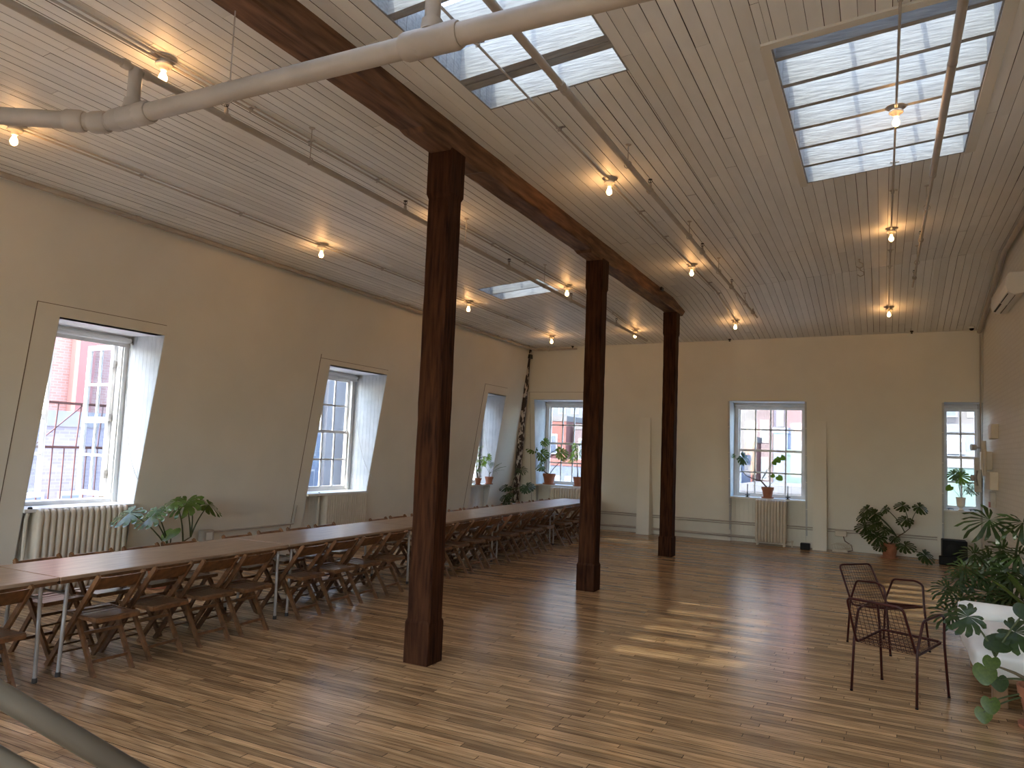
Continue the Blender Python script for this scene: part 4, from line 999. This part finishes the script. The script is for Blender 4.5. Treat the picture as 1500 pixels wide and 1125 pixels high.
# selloum group behind the daybed
sl = []
rs = random.Random(21)
for x, y, z, s in ((1.0, 9.75, 1.17, .55), (1.36, 9.6, 1.17, .50), (1.12, 9.8, .62, .50), (.72, 9.3, .36, .42), (.62, 9.3, .20, .40), (.90, 9.7, .60, .42), (1.02, 9.9, .74, .42), (1.14, 9.9, .86, .42), (.72, 9.7, .52, .38), (.88, 9.9, .80, .36), (1.25, 9.6, .62, .5), (1.35, 9.7, .82, .5), (.98, 9.5, .42, .42), (.84, 9.4, .30, .42), (1.1, 9.4, .35, .42), (1.22, 9.4, .45, .42), (1.42, 9.5, .6, .45), (.78, 9.6, .66, .34), (.60, 9.5, .44, .34), (1.3, 9.3, .32, .4)):
    sl.append((x, y, z, s))
plant('potted_philodendron', 'huge deep-lobed philodendron behind the daybed', (1.25, 9.95, 0), 'terra', .20, .30, 'terra', sl, stemr=.013, kind='selloum', rnd=6)
sp = [(1.05+.5*math.cos(a*.9)*.4+.2, 9.15+.3*math.sin(a*1.7), .70+.12*math.sin(a*2.3), .6, 'lance') for a in range(16)]
plant('spiky_plant', 'grassy long-leaved plant between the daybed and the right wall', (1.42, 8.85, 0), 'terra', .14, .24, 'terra', sp, lm='leafmid', stemr=.003, kind='lance', rnd=9)
# front right monstera
plant('potted_monstera', 'trailing monstera in a clay pot at the right edge, nearest the camera', (1.02, 6.47, 0), 'terra', .165, .29, 'terra',
      [(.515, 6.45, .70, .27, 'monstera', 'leaf', (-1, -.2), .5), (.72, 6.42, .56, .22, 'heart', 'leaf', (-.6, -.5), .3), (.80, 6.5, .60, .22, 'heart', 'leaf', (.5, -.5), .2), (.69, 6.40, .42, .14, 'heart', 'leafmid', (-.3, -1), 1.6), (.65, 6.38, .34, .19, 'heart', 'leafmid', (-.3, -1), 2.2), (.74, 6.40, .29, .15, 'heart', 'leaf', (.2, -1), 2.0), (.68, 6.35, .14, .15, 'heart', 'leafmid', (.2, -1), 2.5), (.635, 6.33, .07, .14, 'heart', 'leafmid', (-.2, -1), 2.5), (.93, 6.4, .80, .24, 'heart', 'leaf', (.5, -1), .8), (.90, 6.5, .62, .3, 'monstera', 'leaf', (.6, -.3), .4), (1.25, 6.3, .8, .3)],
      stemr=.007, trunk=[(1.02, 6.47, .27), (.92, 6.45, .33), (.84, 6.44, .37), (.74, 6.43, .40), (.72, 6.43, .47)], rnd=13)
# ------------------------------------------------------------------ small things along the walls
e = empty('air_conditioner', (1.70, 12.55, 4.27), label='white wall-mounted air conditioner high on the right wall', cat='air conditioner')
AC = MB(); prof = [(0, -.13), (-.12, -.15), (-.19, -.11), (-.215, -.02), (-.205, .10), (-.17, .15), (0, .15)]
AC.rings([[(p[0], -.95, p[1]) for p in prof], [(p[0]-.004, -.9, p[1]*1.0) for p in prof], [(p[0]-.004, .55, p[1]) for p in prof], [(p[0], .6, p[1]) for p in prof]]); AC.build('housing', 'whiteplastic', e)
MB().hexa([(-.095, -.86, -.149), (-.185, -.86, -.118), (-.185, -.2, -.118), (-.095, -.2, -.149), (-.09, -.86, -.12), (-.17, -.86, -.09), (-.17, -.2, -.09), (-.09, -.2, -.12)]).build('louvre', 'black', e)
MB().hexa([(-.095, -.16, -.151), (-.188, -.16, -.119), (-.188, .5, -.119), (-.095, .5, -.151), (-.09, -.16, -.12), (-.17, -.16, -.09), (-.17, .5, -.09), (-.09, .5, -.12)]).build('louvre', 'black', e)
def cbx(name, label, cat, a, b_, m, extra=None):
    c = tuple((a[i]+b_[i])/2 for i in range(3)); e = empty(name, (c[0], c[1], a[2]), label=label, cat=cat); o = (c[0], c[1], a[2])
    A = [a[i]-o[i] for i in range(3)]; B_ = [b_[i]-o[i] for i in range(3)]
    MB().cbox(A, B_, .008).build('housing', m, e)
    return e, A, B_
e, A, B_ = cbx('electrical_box', 'upper beige electrical box on the right wall by the corner window', 'box', (1.60, 14.3, 2.28), (1.70, 14.75, 2.52), 'rad'); MB().box((A[0]-.004, A[1]+.03, .02), (A[0], B_[1]-.03, .22)).build('cover', 'rad', e)
e, A, B_ = cbx('electrical_box', 'tall beige electrical panel on the right wall by the corner window', 'box', (1.58, 15.1, 1.76), (1.70, 15.75, 2.08), 'rad'); MB().box((A[0]-.004, A[1]+.04, .02), (A[0], B_[1]-.04, .30)).build('cover', 'rad', e)
MB().tube([(-.08, -.33, .50), (-.09, -.38, .36), (-.1, -.36, .12), (-.08, -.36, -.1)], .02, 8).build('flexible_conduit', 'rad', e); MB().tube([(-.06, -.42, .50), (-.06, -.46, .2), (-.06, -.42, -.1)], .02, 8).build('flexible_conduit', 'rad', e)
e, A, B_ = cbx('electrical_box', 'lower beige electrical box on the right wall by the corner window', 'box', (1.58, 14.4, 1.44), (1.70, 14.95, 1.74), 'rad'); MB().box((A[0]-.004, A[1]+.03, .02), (A[0], B_[1]-.03, .28)).build('cover', 'rad', e)
e, A, B_ = cbx('fire_alarm', 'red and grey alarm box below the beige electrical boxes', 'alarm', (1.62, 14.75, 1.14), (1.70, 14.95, 1.40), 'plate'); MB().box((A[0]-.01, A[1]+.02, .0), (A[0], B_[1]-.02, .09)).build('call_point', 'red', e)
for z, lab in ((2.17, 'upper grey emergency lamp head projecting before the corner window'), (1.60, 'lower grey emergency lamp head projecting before the corner window')):
    e = empty('emergency_lamp', (1.64, 16.28, z), label=lab, cat='lamp', group='emergency lamp heads')
    MB().tube([(0, 0, 0), (-.06, -.02, 0), (-.07, -.02, 0), (-.15, -.04, 0)], [.02, .02, .055, .06], 14).build('lamp_head', 'plate', e); MB().tube([(.02, .03, 0), (.02, .03, -.16)], .02, 8).build('arm', 'steel', e)
e, A, B_ = cbx('meter_box', 'slim grey service box beside the corner window frame', 'box', (1.54, 16.22, 1.34), (1.65, 16.34, 1.98), 'plate'); MB().tube([(-.02, -.09, .40), (-.05, -.11, .28), (-.02, -.09, .12)], .022, 8).build('hose', 'steel', e)
e = empty('subwoofer', (1.18, 16.1, 0), label='black loudspeaker box on the floor under the corner window', cat='speaker')
MB().cbox((-.19, -.16, .03), (.21, .22, .44), .01).build('cabinet', 'black', e); MB().cbox((-.25, -.24, .0), (.05, -.17, .16), .01).build('amplifier', 'black', e)
smooth_auto(MB().tube([(0, -.165, .25), (0, -.16, .25)], [.13, .14], 20).build('driver', 'black', e))
e = empty('small_speaker', (-1.40, 16.28, 0), label='small black box on the floor right of the small radiator', cat='speaker')
MB().cbox((-.09, -.06, 0), (.09, .08, .13), .008).build('cabinet', 'black', e); MB().lathe([(.035, .0), (.03, .003)], (0, -.0, .131), 12).build('dial', 'darkmetal', e)
e = empty('power_strip', (-.75, 16.45, 0), label='wall socket box with a tangle of cables by the right pilaster', cat='outlet')
MB().cbox((-.11, .06, .30), (.11, .15, .41), .01).build('socket_box', 'rad', e); MB().cbox((-.15, -.08, 0), (.13, .0, .05), .006).build('strip', 'rad', e)
for i in range(6): MB().tube([( -.14+.05*i, -.04, .05), (-.16+.04*i, -.07, .14+.02*(i % 3)), (-.02+.05*i, -.05, .17-.03*(i % 2)), (.12+.01*i, -.02, .08), (.10-.04*i, -.03, .05)], .006, 6).build('cable', 'rad', e)
MB().tube([(.05, .06, .30), (.08, .0, .22), (.2, -.03, .15), (.22, -.05, .05), (.10, -.05, .02)], .008, 6).build('cable', 'soot', e)

# stair handrail at lower left
e = empty('stair_handrail', (-1.2, 1.27, 0), label='painted pipe handrail crossing the bottom left corner', cat='handrail')
o = Vector(e.location)
d_ = Vector((.161, .152, -.150)); p0 = Vector((-1.579, .914, 1.289))
MB().tube([p0-d_*4-o, p0+d_*2.4-o], .0225, 14).build('rail', 'railpaint', e, smooth=True)
q0 = Vector((-1.542, .905, 1.178)); dq = Vector((.16, .16, -.16))
MB().tube([q0-dq*4-o, q0+dq*2.6-o], .018, 12).build('lower_rail', 'railpaint', e, smooth=True)
MB().tube([(0, 0, 0), p0+d_*2.38-o], .022, 12).build('newel_post', 'railpaint', e, smooth=True)
a_ = p0-d_*3.9-o; MB().tube([(a_.x, a_.y, -1.2+1.2), a_], .022, 12).build('newel_post', 'railpaint', e, smooth=True)

# ------------------------------------------------------------------ outside
MB().box((-120, -80, -14.2), (120, 160, -14)).build('ground', 'ground', kind='structure')
def bwin(parent, face, u, z, w, h, o, m='bwin'):
    pass
M['bwin'] = mat('far_window', (.10, .12, .16), .3); M['bframe'] = mat('far_window_frame', (.30, .30, .30), .6)
def building(label, a, b_, m, wins=(), wm='bwin', roof='ground', cornice=None):
    """wins: list of (face, u0, u1, n, z0, z1, nz) ; face 'x' = +x side, 'y' = -y side"""
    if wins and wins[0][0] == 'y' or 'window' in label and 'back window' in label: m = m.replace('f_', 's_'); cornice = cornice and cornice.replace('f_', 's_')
    c = Vector(((a[0]+b_[0])/2, (a[1]+b_[1])/2, a[2])); e = empty('building', c, label=label, cat='building', group='city buildings outside the windows')
    MB().box(Vector(a)-c, Vector(b_)-c).build('facade', m, e)
    MB().box(Vector((a[0]-.04, a[1]-.04, b_[2]))-c, Vector((b_[0]+.04, b_[1]+.04, b_[2]+.35))-c).build('parapet', cornice or m, e)
    for face, u0, u1, n, z0, z1, nz in wins:
        for i in range(n):
            for j in range(nz):
                w = (u1-u0)/n; h = (z1-z0)/nz; ua, ub = u0+w*(i+.28), u0+w*(i+.72); za, zb = z0+h*(j+.25), z0+h*(j+.78)
                f = MB(); g = MB()
                if face == 'x':
                    X = b_[0]; f.box(Vector((X, ua-.08, za-.1))-c, Vector((X+.06, ub+.08, zb+.1))-c); g.box(Vector((X+.02, ua, za))-c, Vector((X+.08, ub, zb))-c)
                else:
                    Y = a[1]; f.box(Vector((ua-.08, Y-.06, za-.1))-c, Vector((ub+.08, Y, zb+.1))-c); g.box(Vector((ua, Y-.08, za))-c, Vector((ub, Y-.02, zb))-c)
                fo = f.build('window', 'bframe', e); g.build('pane', wm, fo)
    return e
M['br_red'] = brick_mat('brick_red', (.25, .12, .09), (.29, .15, .12), (.29, .18, .15), 1, 0, .9)
M['br_grey'] = brick_mat('brick_grey', (.16, .14, .16), (.20, .175, .20), (.20, .18, .20), 1, 0, .9)
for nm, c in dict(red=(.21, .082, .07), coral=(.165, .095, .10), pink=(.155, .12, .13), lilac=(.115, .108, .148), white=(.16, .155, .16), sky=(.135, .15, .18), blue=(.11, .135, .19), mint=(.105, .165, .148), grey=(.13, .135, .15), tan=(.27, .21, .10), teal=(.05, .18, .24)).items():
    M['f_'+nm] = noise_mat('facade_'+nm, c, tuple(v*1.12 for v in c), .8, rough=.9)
    M['s_'+nm] = noise_mat('sun_dimmed_facade_'+nm, tuple(v*.58 for v in c), tuple(v*.66 for v in c), .8, rough=.9)  # copies darkened in colour to offset the sunlight on these facades
# seen through the open left window
building('red brick building with a pale pipe chase outside the open window', (-26, 11.2, -14), (-20, 17.5, 14), 'br_red', [('x', 14.2, 17.2, 2, -6, 6, 4)])
chase = empty('drain_chase', (-19.8, 12.75, -14), label='tall pink chase running down the red brick building', cat='chase'); MB().box((-.18, -.16, 0), (.2, .30, 27)).build('shaft', 'f_red', chase); MB().box((.0, -.2, 27), (.25, .35, 27.3)).build('cap', 'f_white', chase)
building('low mauve brick building below the fire escape', (-19.3, 9, -14), (-16.4, 11.3, 1.9), 'br_grey', [('x', 9.3, 11, 2, -4, .9, 2)], cornice='f_white')
building('yellow-tan slab with a blue top beyond the fire escape', (-18.6, 11.9, -14), (-16.2, 12.4, .6), 'f_tan', cornice='f_teal')
building('grey building seen past the left casement', (-28, -2, -14), (-21, 11.0, 6.0), 'f_blue', [('x', -1.5, 10.8, 8, -6, 5.5, 6)])
# through the middle and far left windows
building('white plastered building outside the middle left window', (-36, 33, -14), (-30.2, 34.7, 12), 'f_blue', [('x', 33.1, 34.6, 1, -8, 11, 9)])
building('cream plastered building outside the middle left window', (-36, 34.9, -14), (-30, 46, 12), 'f_white', [('x', 37, 45, 4, -8, 11, 7)], cornice='f_pink')
building('long pale blue block at the back beyond the left windows', (-64, -20, -14), (-58, 90, 32), 'f_sky', [('x', 20, 88, 24, -4, 30, 10)])
building('pale building outside the far left window', (-27, 34.9, -14), (-20, 39.6, 8), 'f_white', [('x', 36.5, 39.4, 2, -6, 7.5, 5)])
# through the back windows
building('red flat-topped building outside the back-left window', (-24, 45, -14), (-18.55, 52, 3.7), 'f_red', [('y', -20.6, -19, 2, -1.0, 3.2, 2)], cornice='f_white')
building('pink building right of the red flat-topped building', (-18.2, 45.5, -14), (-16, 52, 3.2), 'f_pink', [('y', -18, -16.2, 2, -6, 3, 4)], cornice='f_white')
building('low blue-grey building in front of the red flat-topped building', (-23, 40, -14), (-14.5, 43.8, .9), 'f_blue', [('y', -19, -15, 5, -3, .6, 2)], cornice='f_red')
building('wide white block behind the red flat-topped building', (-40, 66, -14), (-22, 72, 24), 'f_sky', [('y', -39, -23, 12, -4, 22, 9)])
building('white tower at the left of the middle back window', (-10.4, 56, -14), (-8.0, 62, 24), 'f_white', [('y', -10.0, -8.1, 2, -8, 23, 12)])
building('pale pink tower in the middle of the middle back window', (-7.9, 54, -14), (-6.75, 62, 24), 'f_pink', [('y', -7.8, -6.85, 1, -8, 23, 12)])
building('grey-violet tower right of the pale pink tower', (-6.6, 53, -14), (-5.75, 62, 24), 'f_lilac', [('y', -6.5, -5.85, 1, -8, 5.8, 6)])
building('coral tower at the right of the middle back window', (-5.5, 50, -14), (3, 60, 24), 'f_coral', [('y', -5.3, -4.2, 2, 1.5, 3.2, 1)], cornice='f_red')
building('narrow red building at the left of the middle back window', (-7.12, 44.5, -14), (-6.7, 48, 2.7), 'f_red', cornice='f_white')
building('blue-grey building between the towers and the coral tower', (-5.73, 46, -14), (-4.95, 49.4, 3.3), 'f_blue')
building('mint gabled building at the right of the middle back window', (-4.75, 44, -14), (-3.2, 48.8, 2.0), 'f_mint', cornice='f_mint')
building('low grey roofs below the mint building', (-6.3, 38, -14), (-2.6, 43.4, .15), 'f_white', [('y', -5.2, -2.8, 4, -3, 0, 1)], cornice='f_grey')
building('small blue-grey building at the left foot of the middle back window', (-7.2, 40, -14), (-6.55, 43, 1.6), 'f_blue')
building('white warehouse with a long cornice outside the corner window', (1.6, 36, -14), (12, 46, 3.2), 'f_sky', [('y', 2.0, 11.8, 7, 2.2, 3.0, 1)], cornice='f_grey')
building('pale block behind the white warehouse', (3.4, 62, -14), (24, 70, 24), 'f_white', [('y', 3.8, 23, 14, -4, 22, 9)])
building('mint low building outside the corner window', (1.2, 28, -14), (9, 33.8, 1.75), 'f_mint', [('y', 2.6, 8.8, 4, -6, 1.2, 3)], cornice='f_white')
# fire escape
e = empty('fire_escape', (-10.3, 6.4, -1), label='rusty fire escape railing right outside the open left window', cat='railing'); o = Vector(e.location)
for z in (1.58, 2.2): MB().bar(Vector((-10.3, 4.6, z))-o, Vector((-10.3, 8.6, z))-o, .03, .035).build('handrail', 'soot', e)
MB().bar(Vector((-10.3, 4.6, .78))-o, Vector((-10.3, 8.6, .78))-o, .03, .03).build('bottom_rail', 'soot', e)
for k in range(24):
    y = 4.7+k*.165
    MB().bar(Vector((-10.3, y, .0))-o, Vector((-10.3, y, 1.58))-o, .014, .014, (0, 1, 0)).build('baluster', 'soot', e)
for k in range(12):
    y = 4.7+k*.33; MB().bar(Vector((-10.3, y, 1.58))-o, Vector((-10.3, y+.03, 2.2))-o, .014, .014, (0, 1, 0)).build('baluster', 'soot', e)
MB().bar(Vector((-10.3, 6.1, 1.6))-o, Vector((-10.3, 6.75, 2.2))-o, .012, .012, (1, 0, 0)).build('brace', 'soot', e)
MB().box(Vector((-10.4, 4.5, -.08))-o, Vector((-9.0, 8.7, 0))-o).build('platform', 'soot', e)
for y in (4.6, 8.6): MB().bar(Vector((-10.3, y, -2.5))-o, Vector((-10.3, y, 2.2))-o, .05, .05, (0, 1, 0)).build('stanchion', 'soot', e)
